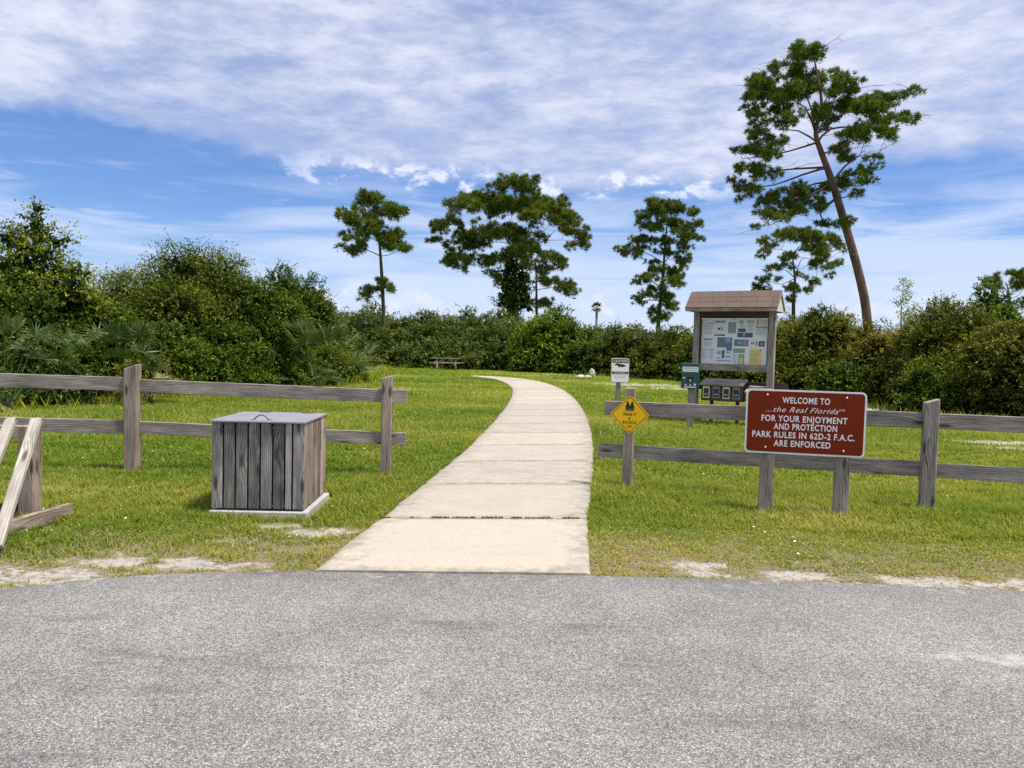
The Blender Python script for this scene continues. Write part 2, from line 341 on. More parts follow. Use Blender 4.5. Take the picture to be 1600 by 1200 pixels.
class MB:
    """mesh builder collecting boards, boxes and tubes with UVs (u along the grain, metres)"""
    def __init__(s): s.bm = bmesh.new(); s.uv = s.bm.loops.layers.uv.new('UVMap'); s.mi = 0
    def board(s, a, b, w, h, up=(0, 0, 1), bev=.004, shear=0.0):
        """beam from a to b; w = width across, h = thickness along 'up'"""
        a = Vector(a); b = Vector(b); d = b-a; L = d.length; x = d/L; up = Vector(up)
        z = (up-x*up.dot(x)).normalized(); y = z.cross(x)
        tb = bmesh.new(); bmesh.ops.create_cube(tb, size=1)
        for v in tb.verts: v.co = Vector((v.co.x*L, v.co.y*w, v.co.z*h))
        if shear:
            for v in tb.verts:
                if v.co.x > 0: v.co.x += shear*v.co.y/w
        if bev: bmesh.ops.bevel(tb, geom=tb.edges[:], offset=bev, segments=1, affect='EDGES')
        ru, rv = random.uniform(0, 40), random.uniform(0, 40)
        tb.normal_update(); mp = {}
        c = (a+b)/2
        for v in tb.verts: mp[v] = s.bm.verts.new(c + x*v.co.x + y*v.co.y + z*v.co.z)
        for f in tb.faces:
            nf = s.bm.faces.new([mp[v] for v in f.verts]); nf.material_index = s.mi
            n = f.normal
            for lp, v in zip(nf.loops, f.verts):
                if abs(n.x) > .8: lp[s.uv].uv = (ru + v.co.y*.6, rv + v.co.z)
                elif abs(n.y) > abs(n.z): lp[s.uv].uv = (ru + v.co.x, rv + v.co.z + w/2)
                else: lp[s.uv].uv = (ru + v.co.x, rv + v.co.y)
        tb.free(); return s
    def box(s, c, size, bev=.003, up=(0, 0, 1)):
        c = Vector(c); h = Vector((size[0]/2, 0, 0))
        return s.board(c-h, c+h, size[1], size[2], up, bev)
    def post(s, x, y, z0, z1, w, d=None, slant=0, bev=.006):
        # grain vertical
        return s.board((x, y, z0), (x, y, z1), w, d or w, (0, 1, 0), bev, slant)
    def tube(s, pts, rad, seg=6, cap=True):
        pts = [Vector(p) for p in pts]; n = len(pts)
        if not hasattr(rad, '__len__'): rad = [rad]*n
        rings = []; ref = Vector((.13, .31, .94))
        for i, p in enumerate(pts):
            d = (pts[min(i+1, n-1)]-pts[max(i-1, 0)]); d = d.normalized() if d.length > 1e-9 else Vector((0, 0, 1))
            u = d.cross(ref)
            if u.length < 1e-3: u = d.cross(Vector((1, 0, 0)))
            u.normalize(); v = d.cross(u)
            rings.append([s.bm.verts.new(p+(u*math.cos(2*math.pi*j/seg)+v*math.sin(2*math.pi*j/seg))*rad[i]) for j in range(seg)])
        for i in range(n-1):
            for j in range(seg):
                f = s.bm.faces.new((rings[i][j], rings[i][(j+1) % seg], rings[i+1][(j+1) % seg], rings[i+1][j])); f.smooth = True; f.material_index = s.mi
        if cap:
            for r in (rings[0][::-1], rings[-1]):
                f = s.bm.faces.new(r); f.material_index = s.mi
        return s
    def prism(s, poly, y0, y1):
        """outline poly [(x,z)] extruded from y0 (front) to y1"""
        a = [s.bm.verts.new((x, y0, z)) for x, z in poly]; b = [s.bm.verts.new((x, y1, z)) for x, z in poly]
        n = len(poly)
        f1 = s.bm.faces.new(a); f1.material_index = s.mi; f2 = s.bm.faces.new(b[::-1]); f2.material_index = s.mi
        for i in range(n):
            f = s.bm.faces.new((a[i], b[i], b[(i+1) % n], a[(i+1) % n])); f.material_index = s.mi
        for f in (f1, f2):
            for lp in f.loops: lp[s.uv].uv = (lp.vert.co.x, lp.vert.co.z)
        return s
    def build(s, name, mat, parent=None, loc=None, rot=None):
        bmesh.ops.recalc_face_normals(s.bm, faces=s.bm.faces[:])
        me = bpy.data.meshes.new(name); s.bm.to_mesh(me); s.bm.free()
        return link(name, me, mat, parent, loc, rot)
def rrect(w, h, r, cx=0, cz=0, n=6):
    pts = []
    for (sx, sz, a0) in ((1, 1, 0), (-1, 1, 90), (-1, -1, 180), (1, -1, 270)):
        for i in range(n+1):
            a = R(a0+90*i/n); pts.append((cx+sx*(w/2-r)+r*math.cos(a), cz+sz*(h/2-r)+r*math.sin(a)))
    return pts
def rpoly(corners, r, n=5):
    out = []; m = len(corners)
    for i in range(m):
        p0, p1, p2 = Vector(corners[i-1]), Vector(corners[i]), Vector(corners[(i+1) % m])
        a = p1+(p0-p1).normalized()*r; b = p1+(p2-p1).normalized()*r
        for j in range(n+1):
            q = j/n; v = a*(1-q)**2+p1*2*q*(1-q)+b*q*q; out.append((v.x, v.y))
    return out
def lettering(name, lines, mat, parent, y, thick=.0012):
    """lines: (text, centre x, baseline z, height, width, shear, bold); one mesh facing -Y"""
    verts, faces = [], []
    for (txt, cx, bz, hgt, wid, shear, bold) in lines:
        cu = bpy.data.curves.new('txt', 'FONT'); cu.body = txt; cu.size = 1; cu.align_x = 'CENTER'; cu.shear = shear; cu.offset = bold
        cu.resolution_u = 3; cu.space_character = 1.12
        ob = bpy.data.objects.new('txt', cu); COL.objects.link(ob); bpy.context.view_layer.update()
        me = bpy.data.meshes.new_from_object(ob.evaluated_get(bpy.context.evaluated_depsgraph_get()))
        xs = [v.co.x for v in me.vertices]; sxx = wid/(max(xs)-min(xs)); mx = (max(xs)+min(xs))/2; o0 = len(verts)
        for v in me.vertices: verts.append((cx+(v.co.x-mx)*sxx, y, bz+v.co.y*hgt/.729))
        for p in me.polygons: faces.append([o0+i for i in p.vertices])
        COL.objects.unlink(ob); bpy.data.objects.remove(ob); bpy.data.curves.remove(cu); bpy.data.meshes.remove(me)
    me = bpy.data.meshes.new(name); me.from_pydata(verts, [], faces); me.update()
    return link(name, me, mat, parent)

# ------------------------------------------------------------------ numpy noise
_lat = rng.random((256, 256))
def vnoise(x, y, s):
    x = np.asarray(x)*s+77.3; y = np.asarray(y)*s+31.7
    xi = np.floor(x).astype(int); yi = np.floor(y).astype(int); fx = x-xi; fy = y-yi
    fx = fx*fx*(3-2*fx); fy = fy*fy*(3-2*fy)
    g = lambda a, b: _lat[a & 255, b & 255]
    return (g(xi, yi)*(1-fx)+g(xi+1, yi)*fx)*(1-fy)+(g(xi, yi+1)*(1-fx)+g(xi+1, yi+1)*fx)*fy
def fbm(x, y, s, o=4):
    r = 0; a = .5; t_ = 0
    for i in range(o): r = r+a*vnoise(x, y, s*2**i); t_ += a; a *= .55
    return r/t_
def inpoly(x, y, poly):
    ins = np.zeros(len(x), bool); n = len(poly)
    for i in range(n):
        x1, y1 = poly[i]; x2, y2 = poly[(i+1) % n]
        if y1 == y2: continue
        c = ((y1 > y) != (y2 > y)) & (x < (x2-x1)*(y-y1)/(y2-y1)+x1); ins ^= c
    return ins

# ------------------------------------------------------------------ ground layout
RE = [(-60, 1.0), (-20, 2.2), (-8, 3.2), (-4.6, 4.15), (-3.2, 4.75), (-2.83, 4.95), (-2.38, 5.13), (-1.9, 5.22), (-1.32, 5.27), (.59, 5.35), (2.08, 5.36), (2.97, 5.31), (3.64, 5.26), (5, 5.1), (9, 4.6), (20, 3.2), (60, 1.0)]
rex, rey = np.array(RE).T
def road_edge(x): return np.interp(x, rex, rey)
PL = [(-1.34, 5.24), (-1.15, 6.99), (-.83, 10.15), (-.61, 12.6), (-.28, 17.7), (-.02, 24.0), (.0, 29.5), (-.30, 34.0), (-.85, 37.6), (-1.6, 39.6), (-2.2, 40.6)]
PR = [(.60, 5.33), (.71, 6.77), (.97, 8.86), (1.2, 10.92), (1.55, 14.6), (1.85, 19.3), (2.02, 24.6), (1.95, 30.5), (1.45, 35.6), (.55, 39.2), (-.8, 41.0), (-2.1, 41.7)]
def catmull(pts, step):
    pts = [Vector(p) for p in pts]; out = []
    for i in range(len(pts)-1):
        p0, p1, p2, p3 = pts[max(i-1, 0)], pts[i], pts[i+1], pts[min(i+2, len(pts)-1)]
        n = max(2, int((p2-p1).length/step))
        for j in range(n):
            q = j/n
            out.append(.5*((2*p1)+(p2-p0)*q+(2*p0-5*p1+4*p2-p3)*q*q+(3*p1-p0-3*p2+p3)*q**3))
    out.append(pts[-1]); return out
pl_ = catmull(PL, .3); pr_ = catmull(PR, .3)
path_poly = [(p.x, p.y) for p in pl_]+[(p.x, p.y) for p in pr_[::-1]]
# bare sand patches: x, y, rx, ry, strength
def gp(px, py): g = G(px, py); return g.x, g.y
SP = [(-3.05, 5.05, .45, .22, 1.0), (-2.55, 5.42, .55, .17, 1.0), (-2.05, 5.40, .35, .13, .8), (-3.6, 5.0, .5, .3, .9), (-2.9, 5.65, .25, .07, .55),
      (-1.62, 6.45, .45, .17, .8), (-2.0, 6.62, .22, .12, .7), (-2.2, 6.1, .2, .1, .4),
      (1.45, 5.72, .30, .16, .75), (1.55, 5.50, .55, .08, .9), (2.1, 5.52, .5, .11, .9), (2.75, 5.50, .30, .10, .6), (3.2, 5.42, .45, .15, .95), (3.75, 5.4, .35, .2, .95), (2.35, 5.85, .2, .08, .4), (.95, 5.55, .12, .06, .3)]
for a in ((1010, 601, 2.6, 1.7, .62), (1060, 607, 1.6, 1.3, .5), (1400, 640, 2.2, .8, 1.0), (1500, 662, 1.6, .45, .85), (1560, 690, .9, .35, .8), (1590, 655, 2, .6, .9), (1350, 641, 2.6, .8, .8), (1595, 700, .8, .3, .9), (870, 585, 5, .7, .5), (1575, 668, 1.0, .35, .9)):
    x_, y_ = gp(a[0], a[1]); SP.append((x_, y_, a[2], a[3], a[4]*1.5))
def sand_at(x, y):
    r = np.zeros_like(x)
    for sx, sy, rx_, ry_, st in SP:
        r = np.maximum(r, st*np.clip(1.45-np.sqrt(((x-sx)/rx_)**2+((y-sy)/ry_)**2), 0, 1))
    d = y-road_edge(x)
    r = np.maximum(r, .42*np.clip(1-d/.16, 0, 1))
    return np.clip(r*(-.35+2.5*fbm(x, y, 6.0, 5)), 0, 1)
def gheight(x, y):
    # beds rise a touch under the shrubs; the lawn is only slightly uneven
    return -.022+.02*(fbm(x, y, .9, 3)-.5)

def build_ground():
    def axis(lo, hi, step, far, gr=1.22):
        a = list(np.arange(lo, hi, step)); s = step; v = hi; up = []
        while v < far: up.append(v); s *= gr; v += s
        s = step; v = lo-step; dn = []
        while v > -far: dn.append(v); s *= gr; v -= s
        return np.array(dn[::-1]+a+up)
    xs = axis(-5.5, 5.5, .055, 2500); ys = axis(4.4, 8.5, .055, 2500, 1.05)
    xx, yy = np.meshgrid(xs, ys); x = xx.ravel(); y = yy.ravel()
    z = np.where((np.abs(x) < 80) & (y < 120) & (y > 4), gheight(x, y), -.03)
    z = np.where(y < road_edge(x)-.15, -.05, z)
    me = bpy.data.meshes.new('ground'); nx, ny = len(xs), len(ys)
    i = np.arange(nx*ny).reshape(ny, nx)
    q = np.stack([i[:-1, :-1], i[:-1, 1:], i[1:, 1:], i[1:, :-1]], -1).reshape(-1, 4)
    me.vertices.add(len(x)); me.vertices.foreach_set('co', np.stack([x, y, z], 1).ravel())
    me.loops.add(q.size); me.loops.foreach_set('vertex_index', q.ravel().astype(np.int32))
    me.polygons.add(len(q)); me.polygons.foreach_set('loop_start', np.arange(0, q.size, 4)); me.polygons.foreach_set('loop_total', np.full(len(q), 4))
    me.polygons.foreach_set('use_smooth', np.ones(len(q), bool))
    a = me.attributes.new('sand', 'FLOAT', 'POINT'); a.data.foreach_set('value', sand_at(x, y).astype(np.float32))
    me.update(calc_edges=True)
    setp(link('ground', me, GROUND), kind='structure')
build_ground()

def build_road():
    xs = np.concatenate([np.arange(-60, -6, 1.0), np.arange(-6, 6, .03), np.arange(6, 61, 1.0)])
    e = road_edge(xs)+.035*(fbm(xs, xs*0, 5, 4)-.5)+.03*(fbm(xs, xs*0+9, 22, 2)-.5)
    inside = (xs > -1.36) & (xs < .62); e = np.where(inside, road_edge(xs)+.01, e)
    offs = [0, .03, .25, .5, 1.2, 4, 10, 45]
    V = []; A = []
    for k, o in enumerate(offs):
        for x, y in zip(xs, e):
            V.append((x, y-o if k < 7 else -45, -.022 if k == 0 else 0)); A.append([1, 1, .55, .1, 0, 0, 0, 0][k])
    n = len(xs); Fc = [(k*n+j, (k+1)*n+j, (k+1)*n+j+1, k*n+j+1) for k in range(len(offs)-1) for j in range(n-1)]
    me = bpy.data.meshes.new('road'); me.from_pydata(V, [], Fc)
    a = me.attributes.new('edge', 'FLOAT', 'POINT'); a.data.foreach_set('value', A)
    setp(link('road', me, ASPH), kind='structure')
build_road()

def path_frames():
    # resample both edges to the same count by arc length
    def res(pts, n):
        d = [0]
        for a, b in zip(pts, pts[1:]): d.append(d[-1]+(b-a).length)
        s = np.linspace(0, d[-1], n); return np.interp(s, d, [p.x for p in pts]), np.interp(s, d, [p.y for p in pts]), d[-1]
    n = 260
    lx, ly, L1 = res(pl_, n); rx_, ry_, L2 = res(pr_, n)
    return lx, ly, rx_, ry_, (L1+L2)/2, n
def build_path():
    lx, ly, rx_, ry_, L, n = path_frames()
    V = []; Fc = []; A = []; TN = []; si = -1; tones = [1.0, .62, .15, .40, .55, .20]
    cuts = [0, 1.70]; 
    while cuts[-1] < L: cuts.append(cuts[-1]+1.83)
    cuts[-1] = L
    ss = np.linspace(0, L, n)
    E = lambda s: (Vector((np.interp(s, ss, lx), np.interp(s, ss, ly), 0)), Vector((np.interp(s, ss, rx_), np.interp(s, ss, ry_), 0)))
    for a, b in zip(cuts, cuts[1:]):
        gap = .007 if abs(a-1.70) < .01 else .004
        gb = .007 if abs(b-1.70) < .01 else .004
        si += 1; tone = tones[si] if si < len(tones) else random.uniform(.2, .75); a_ = a+gap; b_ = b-gb; m = 9; o = len(V); cols = 13
        for i in range(m):
            s = a_+(b_-a_)*i/(m-1); l, r = E(s)
            for j in range(cols):
                q = j/(cols-1); p = l.lerp(r, q)
                z = .022
                if j in (0, cols-1): z = .012; p = l.lerp(r, q)+Vector((random.uniform(-.012, .012), 0, 0))
                elif j in (1, cols-2): p = l.lerp(r, .02 if j == 1 else .98)
                if i in (0, m-1): z -= .006
                V.append((p.x, p.y, z)); A.append(max(abs(q-.5)*2, 1.0 if i in (0, m-1) else (.55 if i in (1, m-2) else 0)) if j not in (1, cols-2) else .93)
        for i in range(m-1):
            for j in range(cols-1):
                k0 = o+i*cols+j; Fc.append((k0, k0+1, k0+cols+1, k0+cols))
        TN += [tone]*m*cols
        # skirt
        rim = [o+j for j in range(cols)]+[o+i*cols+cols-1 for i in range(1, m)]+[o+(m-1)*cols+j for j in range(cols-2, -1, -1)]+[o+i*cols for i in range(m-2, 0, -1)]
        b0 = len(V)
        for r_ in rim: V.append((V[r_][0], V[r_][1], -.09)); A.append(1); TN.append(tone)
        for i in range(len(rim)): j = (i+1) % len(rim); Fc.append((rim[j], rim[i], b0+i, b0+j))
    me = bpy.data.meshes.new('path'); me.from_pydata(V, [], Fc)
    a = me.attributes.new('edge', 'FLOAT', 'POINT'); a.data.foreach_set('value', A)
    a = me.attributes.new('tone', 'FLOAT', 'POINT'); a.data.foreach_set('value', TN)
    o = link('path', me, CONC); setp(o, kind='structure')
build_path()

# ------------------------------------------------------------------ grass
BINX = (-2.76, -1.88, 6.93, 7.87)
def build_grass():
    zones = [(4.6, 7.0, 4300, .0042, 2), (7.0, 9.5, 3300, .0050, 2), (9.5, 14, 1500, .0080, 2), (14, 24, 520, .014, 1), (24, 40, 150, .028, 1), (40, 60, 55, .05, 1)]
    T = []; TA = []; Q = []; QA = []
    for y0, y1, den, wd, seg in zones:
        xm = .74*y1+1.2; n = int(den*(2*xm)*(y1-y0))
        x = rng.uniform(-xm, xm, n); y = rng.uniform(y0, y1, n)
        keep = np.abs(x) < .72*y+1.0
        keep &= y > road_edge(x)+.012*rng.standard_normal(n)
        x, y = x[keep], y[keep]
        ins = inpoly(x, y, path_poly)
        binb = (x > BINX[0]-.03) & (x < BINX[1]+.07) & (y > BINX[2]-.05) & (y < BINX[3]+.06)
        k = ~ins & ~binb; x, y = x[k], y[k]
        sd_ = sand_at(x, y); pat = fbm(x, y, 3.0, 4)
        k = rng.random(len(x)) > np.clip((sd_-.10)*2.8, 0, .985)
        k &= rng.random(len(x)) < np.clip(.45+2.2*(pat-.30)+(y > 6.6)*.3, .22, 1)
        dd = y-road_edge(x); thin = np.clip(1.75-dd, 0, 1)*np.where(x > .7, 1.0, .75)
        k &= rng.random(len(x)) > thin*np.clip(.25+3.2*(fbm(x+9, y, 7.0, 4)-.45), 0, .88)
        x, y, sd_, pat = x[k], y[k], sd_[k], pat[k]; n = len(x)
        d = y-road_edge(x)
        # height field: trodden short turf by the road, uncut tufts along the right fence, mown lawn beyond
        fence_r = 8.79-(x-1.37)*.305
        h = np.interp(d, [0, .9, 1.9, 3.2], [.026, .036, .062, .074])
        tall = (x > .75)*np.exp(-((y-(fence_r-.35))/.95)**2)
        h = h+tall*.028
        h = np.where((x > .9) & (d < 1.5), h*.62, h)
        h *= np.interp(y, [8, 13, 30], [1, .85, .8])
        tuft = fbm(x, y, 5.5, 3); h = h*(.45+1.15*tuft)*(.6+.7*rng.random(n))
        h = np.where(sd_ > .25, h*.75, h)
        edge_l = np.abs(x-np.interp(y, [p[1] for p in PL[:7]], [p[0] for p in PL[:7]])) < .08
        an = rng.uniform(0, 2*np.pi, n); lean = h*(.25+.8*rng.random(n)); lx, ly = np.cos(an)*lean, np.sin(an)*lean
        an2 = an+np.pi/2+rng.normal(0, .5, n); w_ = wd*(.6+.8*rng.random(n)); wx, wy = np.cos(an2)*w_, np.sin(an2)*w_
        z0 = gheight(x, y)
        col = .22+.62*(fbm(x, y, .55, 3)-.22)+.20*rng.random(n)+.22*(pat-.4)
        col += np.where(x > .8, .04, 0)+np.interp(d, [0, 1.2, 2.2], [.20, .12, 0])+np.where(y < 10, 0, .05)
        col += .30*(fbm(x+40, y, .30, 2)-.5)*1.6
        verge = np.clip(1.5-d, 0, 1)*(fbm(x, y, 2.2, 3) > .42)
        col = col+verge*.22*rng.random(n)
        col = np.where(rng.random(n) < .035+.10*verge, 1.0, col); col = np.clip(col, 0, .98)
        B = np.stack([x, y, z0], 1)
        W = np.stack([wx, wy, 0*wx], 1)
        tip = B+np.stack([lx, ly, h], 1)
        if seg == 1:
            T.append(np.stack([B-W, B+W, tip], 1)); TA.append(col)
        else:
            midp = B+np.stack([lx*.32, ly*.32, h*.62], 1)
            Q.append(np.stack([B-W, B+W, midp+W*.75, midp-W*.75], 1)); QA.append(col)
            T.append(np.stack([midp-W*.75, midp+W*.75, tip], 1)); TA.append(np.clip(col+.05, 0, 1))
    # trailing low leaves (ground cover) on the verge, right of the path
    n = 42000; x = rng.uniform(-4.5, 6.2, n); d = rng.uniform(.05, 2.2, n)**1.0; y = road_edge(x)+d
    k = ~inpoly(x, y, path_poly) & ~((x > BINX[0]-.1) & (x < BINX[1]+.1) & (y > BINX[2]-.08)); 
    p = fbm(x, y, 2.6, 4)+np.where(x > .7, .12, -.06)+np.where(np.abs(d-1.2) < .8, .05, -.05); k &= (p > .50) & (rng.random(n) > sand_at(x, y)*2)
    x, y = x[k], y[k]; n = len(x); an = rng.uniform(0, 6.28, n); L = rng.uniform(.006, .013, n); tl = rng.normal(0, .35, (n, 2))
    B = np.stack([x, y, gheight(x, y)+rng.uniform(.01, .04, n)], 1)
    u = np.stack([np.cos(an), np.sin(an), tl[:, 0]], 1)*L[:, None]; v = np.stack([-np.sin(an), np.cos(an), tl[:, 1]], 1)*L[:, None]*.7
    Q.append(np.stack([B-u, B-v, B+u, B+v], 1)); QA.append(np.clip(rng.uniform(.25, .95, n), 0, 1))
    n = 30000; x = rng.uniform(-4.6, 6.2, n); d = rng.uniform(.0, 1.5, n); y = road_edge(x)+d; sd_ = sand_at(x, y)
    k = ~inpoly(x, y, path_poly) & (rng.random(n) < np.where((sd_ > .04) & (sd_ < .5), .9, .10)) & (fbm(x+3, y, 6, 3) > .40); x, y = x[k], y[k]; n = len(x)
    an = rng.uniform(0, 6.28, n); h = rng.uniform(.006, .022, n); B = np.stack([x, y, gheight(x, y)], 1); W = np.stack([np.cos(an), np.sin(an), 0*an], 1)*.004
    T.append(np.stack([B-W, B+W, B+np.stack([-np.sin(an)*h*2.2, np.cos(an)*h*2.2, h], 1)], 1)); TA.append(np.where(rng.random(n) < .45, 1.0, rng.uniform(.3, .9, n)))
    # weeds in the wide joint of the path
    lx, ly, rx_, ry_, L_, n_ = path_frames(); ss = np.linspace(0, L_, n_)
    n = 1500; q = rng.random(n); s = 1.70+rng.normal(0, .005, n)
    gx = np.interp(s, ss, lx)*(1-q)+np.interp(s, ss, rx_)*q; gy = np.interp(s, ss, ly)*(1-q)+np.interp(s, ss, ry_)*q
    k = fbm(gx, gy, 8, 3) > .44; gx, gy = gx[k], gy[k]; n = len(gx); an = rng.uniform(0, 6.28, n); h = rng.uniform(.004, .018, n)
    B = np.stack([gx, gy, 0*gx+.005], 1); W = np.stack([np.cos(an), np.sin(an), 0*an], 1)*.006
    T.append(np.stack([B-W, B+W, B+np.stack([np.sin(an)*h*.6, np.cos(an)*h*.6, h+.018], 1)], 1)); TA.append(rng.uniform(0, .5, n))
    T = np.concatenate(T); Q = np.concatenate(Q); TA = np.concatenate(TA); QA = np.concatenate(QA)
    nt, nq = len(T), len(Q); me = bpy.data.meshes.new('grass')
    me.vertices.add(nt*3+nq*4); me.vertices.foreach_set('co', np.concatenate([T.ravel(), Q.ravel()]).astype(np.float32))
    me.loops.add(nt*3+nq*4); me.loops.foreach_set('vertex_index', np.arange(nt*3+nq*4, dtype=np.int32))
    me.polygons.add(nt+nq); me.polygons.foreach_set('loop_start', np.concatenate([np.arange(0, nt*3, 3), nt*3+np.arange(0, nq*4, 4)]).astype(np.int32))
    me.polygons.foreach_set('loop_total', np.concatenate([np.full(nt, 3), np.full(nq, 4)]).astype(np.int32))
    a = me.attributes.new('v', 'FLOAT', 'POINT'); a.data.foreach_set('value', np.concatenate([np.repeat(TA, 3), np.repeat(QA, 4)]).astype(np.float32))
    me.update(calc_edges=True)
    o = link('grass', me, GRASS); setp(o, 'green mown lawn grass with longer tufts along the fences', 'grass', kind='stuff')
    print('grass', nt, nq)
build_grass()

def litter():
    # pale petals and shell bits scattered on the lawn
    V = []
    for _ in range(420):
        x = random.uniform(-5.5, 7); y = random.uniform(5.6, 11) if random.random() < .6 else random.uniform(6, 16)
        if -1.6 < x < 1.9: continue
        if BINX[0]-.1 < x < BINX[1]+.1 and 6.8 < y < 8: continue
        if x > 1 and random.random() < .45: continue
        s = random.uniform(.006, .015); a = random.uniform(0, 6.28); z = random.uniform(.02, .07)
        c = np.array((x, y, z)); u = np.array((math.cos(a), math.sin(a), random.uniform(-.4, .4)))*s; v = np.array((-math.sin(a), math.cos(a), random.uniform(-.4, .4)))*s*.7
        V.append([c-u, c-v, c+u, c+v])
    o = link('fallen_petals', polymesh('fallen_petals', np.array(V)), WHITE); setp(o, 'tiny white petals and shell chips scattered over the lawn', 'petals', kind='stuff')
litter()

# ------------------------------------------------------------------ fences
def fence(name, pts, heights, rails, label, slants):
    c = Vector((*pts[0], 0)); root = empty(name, c, 0, label=label, cat='fence')
    for (x, y), h, (wm, sl, w_) in zip(pts, heights, slants):
        m = MB(); d = (Vector(pts[-1])-Vector(pts[0])).angle_signed(Vector((1, 0)))
        m.post(0, 0, -.3, h-.03, w_, w_, sl, .008)
        m.build('post', wm, root, Vector((x, y, 0))-c, (0, 0, d))
    for (a, b, w_) in rails:
        m = MB(); a = Vector(a); b = Vector(b)
        m.board(a-c, b-c, .042, w_, (0, 0, 1), .005)
        m.build('rail', WG, root)
    return root
lp = [(-7.63, 8.96), (-4.55, 9.12), (-1.52, 9.28)]
fence('wooden_fence', lp, [1.27, 1.285, 1.235],
      [((-7.9, 8.95, 1.07), (-4.50, 9.12, 1.04), .165), ((-7.9, 8.95, .54), (-4.50, 9.12, .525), .165),
       ((-4.60, 9.16, 1.025), (-1.28, 9.295, .965), .16), ((-4.60, 9.16, .52), (-1.28, 9.295, .445), .155)],
      'weathered grey two-rail wooden fence left of the path, behind the slatted bin', [(WG, .02, .14), (WB, .06, .15), (WB, .03, .125)])
def fr(x): return 8.79-(x-1.37)*.3054
fence('wooden_fence', [(1.37, fr(1.37)), (4.35, fr(4.35)), (7.33, fr(7.33))], [1.20, 1.195, 1.19],
      [((1.10, fr(1.10)+.085, .92), (4.34, fr(4.34)+.03, .955), .165), ((1.04, fr(1.04)+.085, .415), (4.34, fr(4.34)+.03, .445), .16),
       ((4.35, fr(4.35)-.005, .955), (7.6, fr(7.6), .965), .16), ((4.35, fr(4.35)-.005, .445), (7.6, fr(7.6), .45), .155)],
      'weathered grey two-rail wooden fence right of the path, behind the brown sign', [(WB, .0, .115), (WG, .045, .135), (WG, .03, .14)])

# ------------------------------------------------------------------ slatted bin enclosure
def build_bin():
    x0, x1, y0, y1 = -2.735, -1.895, 6.955, 7.86; W, D, H = x1-x0, y1-y0, .862
    root = empty('slatted_bin', ((x0+x1)/2, y0, 0), R(1.5), label='square bin enclosure of grey vertical wooden slats with a metal lid', cat='bin')
    hw = W/2
    m = MB(); m.box((0.012, D/2, -.008), (W+.055, D+.06, .085), .008); m.build('concrete_slab', SLAB, root)
    m = MB(); widths = [.082, .083, .087, .084, .086, .083, .047, .088]; gap = (W-.0-sum(widths)*1.14)/7
    ws = [w_*1.14 for w_ in widths]; gap = max(.006, (W-sum(ws))/7); s = (W-gap*7)/sum(ws); x = -hw
    for w_ in ws: m.board((x+w_*s/2, .010, .055), (x+w_*s/2, .010, H-.012), w_*s, .022, (0, 1, 0), .003); x += w_*s+gap
    m.mi = 1
    for i in range(8):
        w_ = (W)/8; xx = -hw+w_*(i+.5)
        for dx in (-.022, .022):
            for z in (.085, H-.055): m.box((xx+dx, -.0022, z), (.008, .003, .008), .001)
    m.build('front_panel', [WX, STEEL], root)
    for sx in (-1, 1):
        m = MB(); n = 8; g = .015; ww = (D-.022-g*(n-1))/n
        for i in range(n):
            y = .024+ww/2+i*(ww+g); m.board((sx*(hw-.011), y, .055), (sx*(hw-.011), y, H-.012), .022, ww, (0, 1, 0), .003)
        m.build('side_panel', WB, root)
    m = MB()
    for i in range(8): ww = (W-.05)/8; x = -hw+.025+ww*(i+.5); m.board((x, D-.011, .055), (x, D-.011, H-.012), ww-.008, .022, (0, 1, 0), .003)
    m.build('back_panel', WX, root)
    m = MB()
    for z in (.13, .75):
        m.board((-hw+.03, .045, z), (hw-.03, .045, z), .04, .08, (0, 0, 1)); m.board((-hw+.03, D-.045, z), (hw-.03, D-.045, z), .04, .08, (0, 0, 1))
        for sx in (-1, 1): m.board((sx*(hw-.045), .07, z), (sx*(hw-.045), D-.07, z), .04, .08, (0, 0, 1))
    m.box((0, D/2, .42), (W-.13, D-.13, .74), .002)  # dark liner box, added inside to block light through the slat gaps
    m.build('frame_and_liner', WD, root)
    lid = MB(); lid.box((0, D/2-.005, H-.002), (W+.022, D+.03, .016), .002); lid = lid.build('lid', ALU, root)
    m = MB(); pts = [(-.07+.14*q, .09, H+.008+.045*math.sin(math.pi*q)) for q in [i/10 for i in range(11)]]; m.tube(pts, .006, 6)
    m.box((-.078, .09, H+.009), (.04, .02, .006)); m.box((.078, .09, H+.009), (.04, .02, .006)); m.build('handle', RUST, lid)
    for hx in (-.20, .24):
        m = MB(); m.tube([(hx-.06, D-.0, H+.012), (hx+.06, D-.0, H+.012)], .008, 8); m.box((hx, D-.03, H+.0085), (.11, .05, .004), .001); m.build('hinge', RUST, lid)
build_bin()

